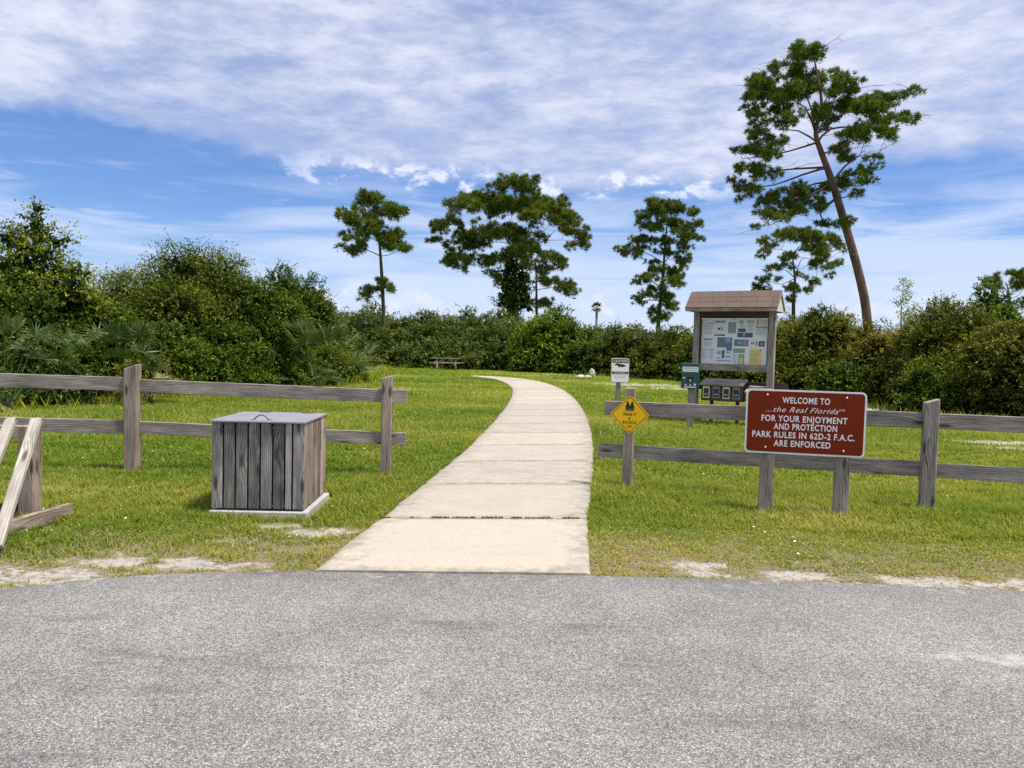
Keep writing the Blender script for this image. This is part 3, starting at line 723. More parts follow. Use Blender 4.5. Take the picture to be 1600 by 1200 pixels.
# ------------------------------------------------------------------ braced rack at the left edge
def build_rack():
    root = empty('timber_rack', (-4.25, 6.70, 0), 0, label='low wooden rack with leaning braces and ground timber beside the road', cat='rack')
    o = Vector((-4.25, 6.70, 0))
    m = MB(); m.post(0, 0, -.2, .80, .135, .135, 0, .006); m.build('post', WB, root)
    m = MB(); m.post(-2.4, -.1, -.2, .80, .135, .135, 0, .006); m.build('post', WB, root)
    m = MB(); a, b = G(9, 838)-o, G(115, 806)-o; d = (b-a).normalized(); n = Vector((-d.y, d.x, 0))
    a2 = a-d*.42+n*.03; b2 = b+n*.03
    m.board(a2+Vector((0, 0, .052)), b2+Vector((0, 0, .052)), .055, .125, (0, 0, 1), .006); m.build('ground_timber', WB, root)
    m = MB(); m.board((-.30, .05, .04), (-.02, .11, .04), .05, .10); m.build('ground_timber', WD, root)
    m = MB(); m.board((-2.6, .03, .735), (-.03, .075, .735), .045, .11); m.build('cross_beam', WP, root)
    top = P(57, 655, 6.55)-o; bot = G(-6, 862)-o+Vector((0, 0, .03))
    m = MB(); m.board(bot, top, .085, .045, (0, -.5, .85), .005); m.build('brace', WP, root)
    dlt = Vector((-.215, 0, 0))
    m = MB(); m.board(bot+dlt+Vector((-.05, -.0, 0)), top+dlt, .085, .045, (0, -.5, .85), .005); m.build('brace', WP, root)
build_rack()

# ------------------------------------------------------------------ welcome sign
def build_welcome():
    a, b = Vector((2.55, 7.66)), Vector((3.25, 7.51)); ang = math.atan2(b.y-a.y, b.x-a.x)
    cx, cy = 2.905, 7.51
    root = empty('park_sign', (cx, cy, 0), ang, label='brown park welcome sign with white border and white lettering on two posts', cat='sign')
    w_, h_ = 1.125, .640; cz = .932
    A = lambda s: s
    for px_ in (-.335, .375):
        m = MB(); m.post(px_, .065, -.3, 1.19, .130, .10, 0, .005); m.build('post', WG, root)
    m = MB(); m.prism(rrect(w_, h_, .045, 0, cz), -.0, .006); pn = m.build('panel', WHITE, root)
    m = MB(); m.prism(rrect(w_-.034, h_-.034, .034, 0, cz), -.0025, -.0004); f = m.build('brown_face', BROWN, pn)
    z = lambda v: cz+h_/2-v*h_/660   # v measured down a 634 unit tall face
    X_ = lambda u: (u-622)*w_/1215
    L = [("WELCOME TO", 625, 103, 64, 480), ("FOR YOUR ENJOYMENT", 612, 293, 64, 868), ("AND PROTECTION", 628, 375, 64, 640),
         ("PARK RULES IN 62D-2 F.A.C.", 607, 461, 64, 1036), ("ARE ENFORCED", 602, 548, 64, 575)]
    lines = [(s, X_(u), z(v+hh/2), hh*h_/660, ww*w_/1215, 0, .022) for s, u, v, hh, ww in L]
    lines += [("...the Real Florida", X_(585), z(228), 56*h_/660, 735*w_/1215, .45, .0), ("sm", X_(985), z(198), 30*h_/660, 62*w_/1215, .4, .0)]
    lettering('lettering', lines, WHITE, pn, -.0045)
    for ux, uz in ((230, 58), (1030, 62), (230, 600), (1020, 602)):
        m = MB(); c = (X_(ux), 0, z(uz)); m.tube([(c[0], -.0, c[2]), (c[0], -.010, c[2]), (c[0], -.013, c[2])], [.013, .012, .005], 10); m.build('bolt', STEEL, pn)
build_welcome()

# ------------------------------------------------------------------ yellow diamond sign
def build_diamond():
    c = P(984, 648, 8.70); root = empty('diamond_sign', (c.x, 8.705, c.z), R(-17), label='yellow diamond sign with life vest symbol on round-topped post', cat='sign')
    h = .228
    D = lambda s, r: rpoly([(s, 0), (0, s), (-s, 0), (0, -s)], r)
    m = MB(); m.prism(D(h, .03), 0, .004); pn = m.build('panel', YELLOW, root)
    m = MB()
    a, b = D(h-.018, .024), D(h-.027, .020); n = len(a)
    va = [m.bm.verts.new((x, -.0012, z)) for x, z in a]; vb = [m.bm.verts.new((x, -.0012, z)) for x, z in b]
    for i in range(n): m.bm.faces.new((va[i], va[(i+1) % n], vb[(i+1) % n], vb[i]))
    m.build('border_line', MAROON, pn)
    lettering('lettering', [("WEAR IT", .0, -.012, .033, .160, 0, .028), ("&", 0, -.056, .028, .028, 0, .028), ("BUCKLE", 0, -.104, .033, .156, 0, .028), ("UP", 0, -.152, .032, .052, 0, .028)], MAROON, pn, -.0014)
    m = MB(); m.mi = 0; z0 = .045
    for s in (-1, 1):
        m.prism([(s*.0004, z0+.018), (s*.049, z0+.018), (s*.051, z0+.054), (s*.040, z0+.066), (s*.037, z0+.104), (s*.020, z0+.104), (s*.0004, z0+.052)], -.0022, -.0002)
        m.prism([(s*.0004, z0), (s*.049, z0), (s*.049, z0+.014), (s*.0004, z0+.014)], -.0022, -.0002)
    m.build('vest_symbol', BLACK, pn)
    for z in (.200, -.200):
        m = MB(); m.tube([(0, 0, z), (0, -.006, z)], [.007, .005], 8); m.build('bolt', RUST, pn)
build_diamond()

# ------------------------------------------------------------------ caution sign
def build_caution():
    c = P(969, 578.5, 16.9); root = empty('caution_sign', (c.x, 16.9, 0), R(2), label='small white alligator caution sign on thin grey post beside the path', cat='sign')
    m = MB(); m.post(-.02, .06, -.2, c.z+.1, .10, .08, 0, .004); m.build('post', WG, root)
    w_, h_ = .405, .545; cz = c.z
    m = MB(); m.prism(rrect(w_, h_, .04, 0, cz), 0, .006); pn = m.build('panel', STEEL, root)
    m = MB(); m.prism(rrect(w_-.025, h_-.025, .032, 0, cz), -.002, -.0004); m.build('white_face', WHITE, pn)
    m = MB(); m.prism(rrect(w_-.04, .085, .025, 0, cz+.205), -.004, -.0022); m.prism(rrect(w_-.04, .052, .006, 0, cz-.055), -.004, -.0022)
    # alligator silhouette
    m.prism([(-.13, cz+.125), (-.10, cz+.145), (-.07, cz+.150), (-.03, cz+.148), (.02, cz+.135), (.08, cz+.128), (.12, cz+.105), (.125, cz+.085), (.10, cz+.088), (.06, cz+.078), (.05, cz+.062), (.03, cz+.078), (-.01, cz+.082), (-.02, cz+.066), (-.04, cz+.068), (-.045, cz+.095), (-.08, cz+.112), (-.13, cz+.105), (-.10, cz+.120)], -.004, -.0022)
    m.build('black_markings', BLACK, pn)
    lettering('heading', [("CAUTION", 0, cz+.182, .046, .31, 0, .03), ("NO SWIMMING", 0, cz-.068, .026, .28, 0, .02)], CREAM, pn, -.0046)
    lettering('lettering', [("ALLIGATORS MAY BE PRESENT", 0, cz-.115, .012, .30, 0, 0), ("DO NOT FEED OR APPROACH", 0, cz-.145, .012, .28, 0, 0), ("KEEP PETS ON A LEASH", 0, cz-.175, .012, .22, 0, 0)], BLACK, pn, -.0046)
build_caution()

# ------------------------------------------------------------------ green dispenser
def build_dispenser():
    c = P(1078, 587, 16.1); root = empty('bag_dispenser', (c.x+.01, 16.12, 0), R(-12), label='dark green metal dispenser box on grey post in front of notice board', cat='dispenser')
    m = MB(); m.post(.03, .05, -.2, c.z+.1, .13, .10, 0, .004); m.build('post', WG, root)
    cz = c.z
    m = MB(); m.box((0, -.06, cz), (.37, .12, .535), .008); b = m.build('housing', GREEN, root)
    m = MB(); m.box((0, -.1215, cz+.135), (.32, .004, .105), .001); m.build('white_label', WHITE, b)
    lettering('lettering', [("PLEASE CLEAN UP", 0, cz+.150, .024, .27, 0, .02), ("AFTER YOUR PET", 0, cz+.108, .022, .25, 0, .0)], GREEN, b, -.1240)
    m = MB(); m.prism([(-.065, cz-.02), (.065, cz-.02), (.065, cz-.11), (.03, cz-.14), (0, cz-.11), (-.03, cz-.14), (-.065, cz-.11)], -.1225, -.1202); m.build('opening', BLACK, b)
    m = MB(); m.prism([(-.018, cz-.08), (.022, cz-.08), (.006, cz-.135)], -.1262, -.1228)
    m.prism([(-.11, cz-.19), (-.09, cz-.165), (-.07, cz-.185), (-.075, cz-.205), (-.10, cz-.205)], -.1222, -.1202)
    m.prism([(-.02, cz-.205), (.0, cz-.17), (.035, cz-.2)], -.1222, -.1202); m.prism([(.07, cz-.16), (.115, cz-.165), (.12, cz-.2), (.085, cz-.21)], -.1222, -.1202)
    m.prism(rrect(.24, .022, .005, 0, cz-.237), -.1222, -.1202); m.prism(rrect(.04, .03, .005, -.125, cz-.045), -.1222, -.1202); m.build('white_decals', WHITE, b)
build_dispenser()

# ------------------------------------------------------------------ kiosk
def build_kiosk():
    l, r = Vector((4.33, 18.0)), Vector((5.80, 17.1)); ang = math.atan2(r.y-l.y, r.x-l.x); c = (l+r)/2; W = (r-l).length
    root = empty('notice_board', (c.x, c.y, 0), ang, label='wooden roofed notice board with brown shingles standing behind the right fence', cat='notice board')
    hw = W/2
    for s in (-1, 1):
        m = MB(); m.post(s*hw, 0, -.3, 2.66, .14, .14, 0, .006); m.build('post', WG, root)
    m = MB(); m.board((-hw+.07, 0, 1.265), (hw-.07, 0, 1.265), .10, .15); m.build('lower_rail', WG, root)
    m = MB(); m.board((-hw+.07, .0, 2.50), (hw-.07, .0, 2.50), .10, .20); m.build('upper_rail', WD, root)
    m = MB(); bz0, bz1 = 1.345, 2.395
    m.box((0, .055, (bz0+bz1)/2), (W-.14, .02, bz1-bz0), .001); m.build('backing_board', WHITE, root)
    for s in (-1, 1):
        m = MB(); m.board((s*(hw-.085), .01, bz0), (s*(hw-.085), .01, bz1), .03, .05, (0, 1, 0), .002)
        m.build('frame_strip', WD, root)
    m = MB(); m.board((-hw-.02, .10, .84), (hw+.35, .10, .84), .03, .22); m.build('bench_board', WD, root)
    # roof
    ez, rz_, dep, ov = 2.64, 3.0, .40, .16
    roof = MB()
    for s in (-1, 1):
        m = roof; e = Vector((0, s*dep, ez)); t_ = Vector((0, 0, rz_)); mid_ = (e+t_)/2; sl = (t_-e)
        up = Vector((0, sl.z, -sl.y)).normalized(); up = up if up.z > 0 else -up
        m.board(Vector((-hw-ov, 0, 0))+mid_-up*.012, Vector((hw+ov, 0, 0))+mid_-up*.012, sl.length-.01, .02, up, .001)
    rf = roof.build('roof', WG, root)
    m = MB()
    for s in (-1, 1):
        e = Vector((0, s*(dep+.015), ez-.005)); t_ = Vector((0, 0, rz_+.006)); sl = t_-e; up = Vector((0, sl.z, -sl.y)).normalized(); up = up if up.z > 0 else -up
        rows = 3
        for i in range(rows):
            c0 = e+sl*((i+.5)/rows); x = -hw-ov-.01-random.uniform(0, .2)
            while x < hw+ov:
                x2 = min(x+.33, hw+ov+.01); xa = max(x, -hw-ov-.01)
                if x2-xa > .03: m.board(Vector((xa+.003, 0, 0))+c0+up*(.008+.004*(i+random.random())), Vector((x2-.003, 0, 0))+c0+up*(.008+.004*(i+random.random())), sl.length/rows+.03, .007, up, .001)
                x += .33
    m.build('shingles', SHING, rf)
    m = MB()
    for s in (-1, 1): m.board((-hw-ov, s*(dep+.005), ez-.055), (hw+ov, s*(dep+.005), ez-.055), .022, .085)
    m.build('fascia', WG, rf)
    for s in (-1, 1):
        m = MB()
        x = s*(hw+ov-.03); v = [m.bm.verts.new(p) for p in ((x, -dep+.02, ez-.09), (x, dep-.02, ez-.09), (x, 0, rz_-.04), (x+.02*s, -dep+.02, ez-.09), (x+.02*s, dep-.02, ez-.09), (x+.02*s, 0, rz_-.04))]
        for f in ((0, 1, 2), (3, 5, 4), (0, 3, 4, 1), (1, 4, 5, 2), (2, 5, 3, 0)): m.bm.faces.new([v[i] for i in f])
        m.build('gable', WP if s > 0 else WG, rf)
        m = MB()
        for q in (-1, 1): m.board((s*(hw+ov+.003), q*(dep+.01), ez-.04), (s*(hw+ov+.003), 0, rz_-.035), .02, .06, (0, 0, 1), .002)
        m.build('barge_board', WG, rf)
    # notices: u,v in the board picture (120..940 x 375..945 of the zoomed photo)
    inks = [WHITE, BLACK, plain('ink_grey', (.33, .34, .36), .6), plain('print_blue', (.20, .38, .55), .5), plain('print_green', (.24, .33, .27), .5),
            plain('paper_yellow', (.82, .62, .16), .6), plain('print_navy', (.09, .10, .17), .5), plain('paper_white', (.74, .75, .77), .6), plain('print_orange', (.72, .42, .16), .6), plain('print_teal', (.14, .19, .22), .6)]
    wv = W-.14-.06; X_ = lambda u: -wv/2+(u-95)/(945-95)*wv; Z_ = lambda v: bz1-(v-375)/(945-375)*(bz1-bz0)
    def notice(u0, v0, u1, v1, base, marks, label):
        cx, cz = X_((u0+u1)/2), Z_((v0+v1)/2)
        m = MB(); y = 0
        def rect(a0, b0, a1, b1, mi, lay):
            m.mi = mi; m.prism([(X_(a0)-cx, Z_(b0)-cz), (X_(a1)-cx, Z_(b0)-cz), (X_(a1)-cx, Z_(b1)-cz), (X_(a0)-cx, Z_(b1)-cz)], -.0012*lay-.0010, -.0012*lay)
        rect(u0, v0, u1, v1, base, 0)
        for i, mk in enumerate(marks):
            if mk[0] == 'txt':
                _, a0, b0, a1, b1, n = mk
                for j in range(n):
                    vv = b0+(b1-b0)*j/n; rect(a0, vv, a0+(a1-a0)*random.uniform(.75, 1), vv+(b1-b0)/n*.38, 2, 1)
            else: rect(*mk[:4], mk[4], 1+.9*i/10 if mk[4] == 0 else 1.0+i*.12)
        p = Matrix.Translation((c.x, c.y, 0)) @ Matrix.Rotation(ang, 4, 'Z') @ Vector((cx, .0425, cz))
        o = m.build('notice', inks, None, p, (0, 0, ang)); setp(o, label, 'notice', 'papers pinned to the notice board')
    nt_ = notice
    nt_(115, 392, 258, 595, 7, [(140, 425, 250, 440, 2), ('txt', 125, 460, 245, 580, 7)], 'white sheet of small grey text in the top left corner of the notice board')
    nt_(265, 392, 405, 590, 7, [(270, 398, 400, 428, 2), (305, 490, 335, 515, 1), (345, 480, 375, 520, 2), (262, 573, 402, 588, 1)], 'white sheet with two small black drawings near the board top')
    nt_(432, 410, 545, 565, 7, [(440, 420, 540, 555, 4)], 'grey green map print pinned at the top centre of the board')
    nt_(560, 392, 768, 606, 7, [(580, 398, 635, 425, 2), (675, 398, 765, 415, 2), ('txt', 585, 430, 650, 490, 4), ('txt', 690, 425, 765, 535, 7), (568, 495, 665, 540, 6), (562, 548, 755, 604, 6), (630, 552, 660, 590, 2)], 'white poster with dark photo blocks along its foot beside the map')
    nt_(780, 385, 938, 590, 7, [(795, 388, 830, 460, 8), (790, 468, 932, 492, 2), ('txt', 845, 395, 930, 460, 4), ('txt', 795, 505, 925, 580, 4)], 'white sheet with an orange block in the top right corner of the board')
    nt_(110, 608, 275, 748, 7, [(130, 628, 245, 640, 1), ('txt', 130, 655, 250, 735, 5)], 'white notice with a black headline at the middle left of the board')
    nt_(100, 752, 285, 905, 7, [(102, 756, 280, 766, 2), ('txt', 112, 780, 185, 890, 6), ('txt', 195, 775, 270, 890, 7)], 'two column white text sheet in the lower left corner of the board')
    nt_(298, 605, 500, 912, 7, [(305, 608, 498, 735, 9), (405, 612, 480, 675, 3), (425, 680, 498, 775, 9), (305, 780, 360, 820, 2), (370, 770, 405, 870, 6), (425, 785, 475, 808, 2), (420, 840, 485, 860, 3), (300, 858, 360, 875, 8), (305, 895, 490, 908, 2)], 'large poster with blue photo and standing angler in the board centre')
    nt_(520, 628, 706, 718, 7, [(525, 632, 702, 715, 9), (565, 655, 620, 690, 3), (640, 640, 680, 700, 2)], 'wide dark blue photo print right of the angler poster')
    nt_(720, 632, 912, 722, 7, [(735, 658, 780, 690, 2), (795, 652, 820, 700, 4), (835, 648, 903, 714, 1), (850, 663, 888, 700, 2)], 'small white card with a round black badge above the yellow sheet')
    nt_(514, 745, 666, 800, 4, [(520, 785, 660, 792, 2)], 'long green strip print below the dark blue photo')
    nt_(585, 815, 660, 942, 4, [(597, 860, 645, 940, 5), (597, 825, 645, 855, 2)], 'narrow olive leaflet with yellow panel at the bottom edge of board')
    nt_(510, 810, 578, 940, 7, [('txt', 516, 820, 572, 930, 8)], 'narrow white text sheet left of the olive leaflet')
    nt_(715, 745, 872, 942, 5, [('txt', 735, 775, 855, 925, 9), (848, 752, 872, 772, 2)], 'bright yellow sheet in the lower right corner of the board')
    # brochure boxes hung in front of the low board
    def wpt(x, y, z): return Matrix.Translation((c.x, c.y, 0)) @ Matrix.Rotation(ang, 4, 'Z') @ Vector((x, y, z))
    xl = -.62; ww = .93
    b = empty('brochure_box', wpt(xl+ww/2, .0, .50), ang, label='long dark wooden brochure box with four windows under the notice board', cat='brochure box')
    m = MB(); m.box((0, -.10, .20), (ww, .36, .40), .006); m.build('body', WD, b)
    m = MB(); m.board((-ww/2-.03, -.12, .425), (ww/2+.03, -.12, .425), .46, .05, (0, -.25, 1), .006); m.build('lid', WG, b)
    for i in range(4):
        x = -.345+i*.23
        m = MB(); m.prism(rrect(.155, .27, .004, x, .195), -.2865, -.2805); f = m.build('window_frame', CREAM if i in (0, 2) else WG, b)
        m = MB(); m.prism(rrect(.12, .20, .002, x, .185), -.2895, -.2867); m.build('window', GLASSY, f)
        m = MB(); m.prism(rrect(.085, .03, .002, x, .150), -.2915, -.2897); m.prism(rrect(.07, .016, .002, x, .285), -.2915, -.2897); m.build('leaflet', inks[3], f)
    for s in (-1, 1):
        m = MB(); m.post(s*.3, 0.02, -.62, 0, .07, .07); m.build('leg', WD, b)
    b = empty('display_box', wpt(.72, -.02, 0), ang, label='pale tan wooden box on leg partly hidden behind the brown sign', cat='box')
    m = MB(); m.box((-.06, -.10, .56), (.46, .34, .42), .006); m.build('body', TAN, b)
    m = MB(); m.board((-.33, -.12, .795), (.20, -.12, .795), .46, .04, (0, -.25, 1), .006); m.build('lid', WP, b)
    m = MB(); m.prism(rrect(.16, .30, .004, -.16, .56), -.275, -.2705); m.build('window', inks[2], b)
    for s in (-1, 1): m = MB(); m.post(-.06+s*.18, -.22, -.2, .35, .06, .06); m.build('leg', TAN, b)
build_kiosk()

# ------------------------------------------------------------------ picnic table, rocks, small far sign
def build_picnic():
    root = empty('picnic_table', (-4.5, 51.9, 0), R(4), label='weathered wooden picnic table with benches at the far end of lawn', cat='picnic table')
    m = MB()
    for i in range(5): m.board((-.95, -.30+i*.15, .75), (.95, -.30+i*.15, .75), .14, .04)
    m.build('tabletop', WG, root)
    for s in (-1, 1):
        m = MB()
        for q in (-.07, .08): m.board((-1.15 if s < 0 else -.9, s*.72+q, .45), (.9 if s < 0 else 1.25, s*.72+q, .45), .14, .04)
        m.build('bench_seat', WP if s > 0 else WG, root)
        for q in (-1, 1):
            m = MB(); m.board((s*.62, q*.55, 0), (s*.62, q*.2, .73), .04, .12, (1, 0, 0)); m.build('leg', WB, root)
        m = MB(); m.board((s*.68, -.8, .40), (s*.68, .8, .40), .04, .12); m.build('cross_bar', WB, root)
        m = MB(); m.board((s*.6, 0, .42), (s*.1, 0, .72), .04, .09); m.build('brace', TAN, root)
build_picnic()
def rock(px, py, s, label, tall=1.0):
    g = G(px, py); bm = bmesh.new(); bmesh.ops.create_icosphere(bm, subdivisions=3, radius=1)
    for v in bm.verts:
        n = fbm(np.array([v.co.x*1.3+px]), np.array([v.co.y*1.3+v.co.z]), 1.0, 4)[0]
        v.co = v.co*(.65+.7*n); v.co = Vector((v.co.x*s, v.co.y*s, v.co.z*s*tall+s*tall*.5))
    me = bpy.data.meshes.new('rock'); bm.to_mesh(me); bm.free()
    o = link('rock', me, ROCKM, None, (g.x, g.y, 0)); setp(o, label, 'rock', 'pale rocks at the hedge foot')
rock(925, 588, .17, 'upright pointed pale rock at the foot of the far hedge', 1.7)
rock(908, 590, .2, 'low pale rock left of the upright rock by the hedge', .6)
rock(918, 591, .22, 'small flat pale rock in grass before the upright rock', .5)
rock(906, 590.5, .22, 'small pale rock lying beside the low rock below the palmetto', .5)
def small_post():
    c = P(565.5, 553, 34); root = empty('marker_post', (c.x, 34, 0), R(-20), label='small white marker plate on post beside the shrubs left of lawn', cat='marker')
    m = MB(); m.post(0, .05, -.2, c.z, .09, .09); m.build('post', WP, root)
    m = MB(); m.prism(rrect(.24, .27, .01, 0, c.z), 0, .01); m.build('plate', WHITE, root)
small_post()
def bird():
    p = P(897, 466.5, 60); m = MB()
    m.tube([(-.16, 0, 0), (-.05, 0, .02), (.08, 0, .02), (.2, 0, .0)], [.01, .05, .05, .012], 6)
    o = m.build('bird', BLACK, None, p, (0, 0, 0)); setp(o, 'tiny dark bird flying low in the sky beside the palm', 'bird')
    for s in (-1, 1):
        m = MB(); v = [m.bm.verts.new(q) for q in ((.07, 0, .03), (-.05, 0, .03), (-.02, s*.22, .08), (.04, s*.2, .08), (-.06, s*.42, .03))]
        m.bm.faces.new((v[0], v[1], v[2], v[3])); m.bm.faces.new((v[3], v[2], v[4]))
        m.build('wing', BLACK, o)
bird()

# ------------------------------------------------------------------ vegetation
def unit(a): return a/np.maximum(np.linalg.norm(a, axis=-1, keepdims=True), 1e-9)
def leaf_quads(base, axis, L, W, cup=.15):
    """base (n,3), axis (n,3) unit; rhombic leaves"""
    n = len(base); r = unit(rng.standard_normal((n, 3))*.65+np.array([0, 0, 1.1]))
    s = unit(np.cross(axis, r)); nn = np.cross(s, axis)
    L = L*(.6+.7*rng.random((n, 1))); W = W*(.7+.6*rng.random((n, 1)))
    m = base+axis*L*.45
    return np.stack([base, m+s*W*.5-nn*L*cup*.4, base+axis*L-nn*L*cup, m-s*W*.5-nn*L*cup*.4], 1)
def leafmass(blobs, L, cov=1.0, tw=.35, spray=.0, up=.25, inner=True):
    """blobs: (cx,cy,cz, rx,ry,rz). twigs full of leaves standing out of every blob; returns quads, attr"""
    Qs, As = [], []
    for bi, (cx, cy, cz, rx_, ry_, rz_) in enumerate(blobs):
        area = 4*math.pi*((rx_*ry_)**1.6/3+(rx_*rz_)**1.6/3+(ry_*rz_)**1.6/3)**(1/1.6)
        k = 12; n = max(6, int(cov*area/(k*L*L*.30)))
        d = unit(rng.standard_normal((n, 3))); d[:, 2] = np.where(d[:, 2] < -.55, -d[:, 2], d[:, 2])
        rr = np.array([rx_, ry_, rz_]); rad = .62+.40*rng.random((n, 1))**.7
        st = np.array([cx, cy, cz])+d*rr*rad
        tv = unit(d*.9+rng.standard_normal((n, 3))*.55+np.array([0, 0, up]))
        tl = tw*(.5+.9*rng.random((n, 1)))
        if spray: tl = np.where(rng.random((n, 1)) < spray, tl*2.0, tl)
        tvn = rng.random(n)
        q = (np.arange(k)+.5)/k
        pos = st[:, None, :]+(tv*tl)[:, None, :]*q[None, :, None]
        pos[:, :, 2] -= (q**2)[None, :]*tl*.25
        ax = unit(tv[:, None, :]*.55+rng.standard_normal((n, k, 3))*.75)
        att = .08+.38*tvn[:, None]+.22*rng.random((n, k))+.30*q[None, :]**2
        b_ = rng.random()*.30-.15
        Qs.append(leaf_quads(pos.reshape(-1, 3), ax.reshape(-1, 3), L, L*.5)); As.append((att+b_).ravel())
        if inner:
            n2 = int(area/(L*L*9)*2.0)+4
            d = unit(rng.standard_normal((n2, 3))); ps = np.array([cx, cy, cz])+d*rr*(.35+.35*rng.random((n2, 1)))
            Qs.append(leaf_quads(ps, unit(rng.standard_normal((n2, 3))), L*2.6, L*1.8)); As.append(np.full(n2, .02))  # core leaves take the darkest tone: inner shade put into their colour
    Q = np.concatenate(Qs); A = np.concatenate(As)
    keep = Q[:, :, 2].min(1) > -.02
    return Q[keep], np.clip(A[keep], 0, 1)
def stems(blobs, r0, base_r=.4, n=None):
    m = MB(); bl = blobs if n is None else random.sample(blobs, min(n, len(blobs)))
    for b in bl:
        a = Vector((random.uniform(-base_r, base_r)*1.0, random.uniform(-base_r, base_r), -.1)); e = Vector(b[:3])
        midp = a.lerp(e, .5)+Vector((random.uniform(-.2, .2), random.uniform(-.2, .2), .2))
        m.tube([a, a.lerp(midp, .5)+Vector((0, 0, .1)), midp, e], [r0, r0*.8, r0*.6, r0*.3], 5)
    return m
def dome(rx_, ry_, h, n=26, seed=0, rough=.38, lump=.30):
    """lumps covering a mound of half width rx, half depth ry, height h"""
    r_ = np.random.default_rng(seed); bl = []
    for i in range(n):
        u = r_.random(); th = r_.random()*2*math.pi; el_ = math.asin(u**.8)
        k = 1-lump+rough*(r_.random()-.55)
        x = math.cos(th)*math.cos(el_)*rx_*k; y = math.sin(th)*math.cos(el_)*ry_*k
        z = (.10+.90*math.sin(el_))*h*(k+.02)
        s = lump*(.7+.6*r_.random()); bl.append((x, y, max(z, s*h*.35), s*rx_*1.0, s*ry_, s*h*.75))
    bl.append((0, 0, h*.42, rx_*.62, ry_*.62, h*.36))
    for i in range(7):
        x = rx_*(-.8+1.6*i/6); bl.append((x, -ry_*(1-(x/rx_)**2)**.5*.72, h*.13, rx_*.20, ry_*.22, h*.15))
    return bl
NSH = 0
def shrub(name, px, toppy, Yf, wpx, mat, L, label, cat='shrub', group=None, tint=(1, 1, 1), n=26, seed=1, cov=1.0, spray=.08, hs=1.0, lump=.30):
    hw = wpx/2/F*Yf*1.03; ry_ = max(hw*.75, .9); Yc = Yf+ry_*.85
    hw *= Yc/Yf
    top = P(px, toppy, Yc); g = Vector((top.x, Yc, -.03))
    bl = dome(hw, ry_, (top.z)*.97*hs, int(n*1.25), seed, lump=lump)
    root = empty(name, g, 0, label=label, cat=cat, group=group)
    Q, A = leafmass(bl, L, cov, tw=max(.22, hw*.16), spray=spray)
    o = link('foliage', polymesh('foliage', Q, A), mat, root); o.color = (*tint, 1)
    stems(bl, .03+.012*hw, hw*.25, 9).build('stem', BARKG, root)
    return root, len(Q)
tot = 0
# left mass, front to back
LS = [
 ('vine_covered_shrub', 60, 512, 17.2, 150, VINE, .085, 'pale green vine tangled over a low shrub behind the left fence', (.85, .95, .8), 18, 11),
 ('shrub', 12, 430, 18.6, 190, LEAF, .075, 'dark green shrub at the left edge, in front of the pointed tree', (1, 1, 1), 24, 12),
 ('shrub', 130, 440, 20.0, 180, LEAF, .075, 'deep green shrub with yellow leaf tips between pointed tree and tall dome', (1.1, 1.05, .9), 26, 13),
 ('shrub', 285, 390, 24.0, 270, OLIVE, .080, 'largest domed olive green shrub behind the left fence, over the bin', (.78, .92, .78), 40, 14),
 ('shrub', 240, 500, 21.6, 170, LEAF, .075, 'low dark shrub in front of the largest domed shrub', (.85, .9, .85), 24, 15),
 ('shrub', 385, 440, 25.0, 190, LEAF, .080, 'mid-height dark green shrub right of the largest dome', (.9, .92, .8), 28, 16),
 ('shrub', 468, 413, 28.0, 150, LEAF, .085, 'tall dark shrub with ragged top at the right end of left thicket', (.85, .9, .75), 28, 17),
 ('shrub', 350, 515, 23.4, 170, LEAF, .075, 'low shadowy shrub behind the bin, left of the large palmetto', (.8, .9, .8), 22, 18),
 ('shrub', 545, 545, 31.0, 62, OLIVE, .08, 'small yellowish bush beside the white marker at lawn edge', (1.15, 1.3, .8), 16, 19),
 ('shrub', 515, 470, 32.5, 90, FAR, .10, 'rounded green bush stepping down towards the lawn from the left thicket', (.8, .9, .8), 20, 20),
]
for (nm, px, ty, Yf, wp, mt, L, lab, ti, n, sd_) in LS:
    _, q = shrub(nm, px, ty, Yf, wp, mt, L, lab, group='dense shrubs of the left thicket', tint=ti, n=n, seed=sd_, cov=.8, spray=.12); tot += q
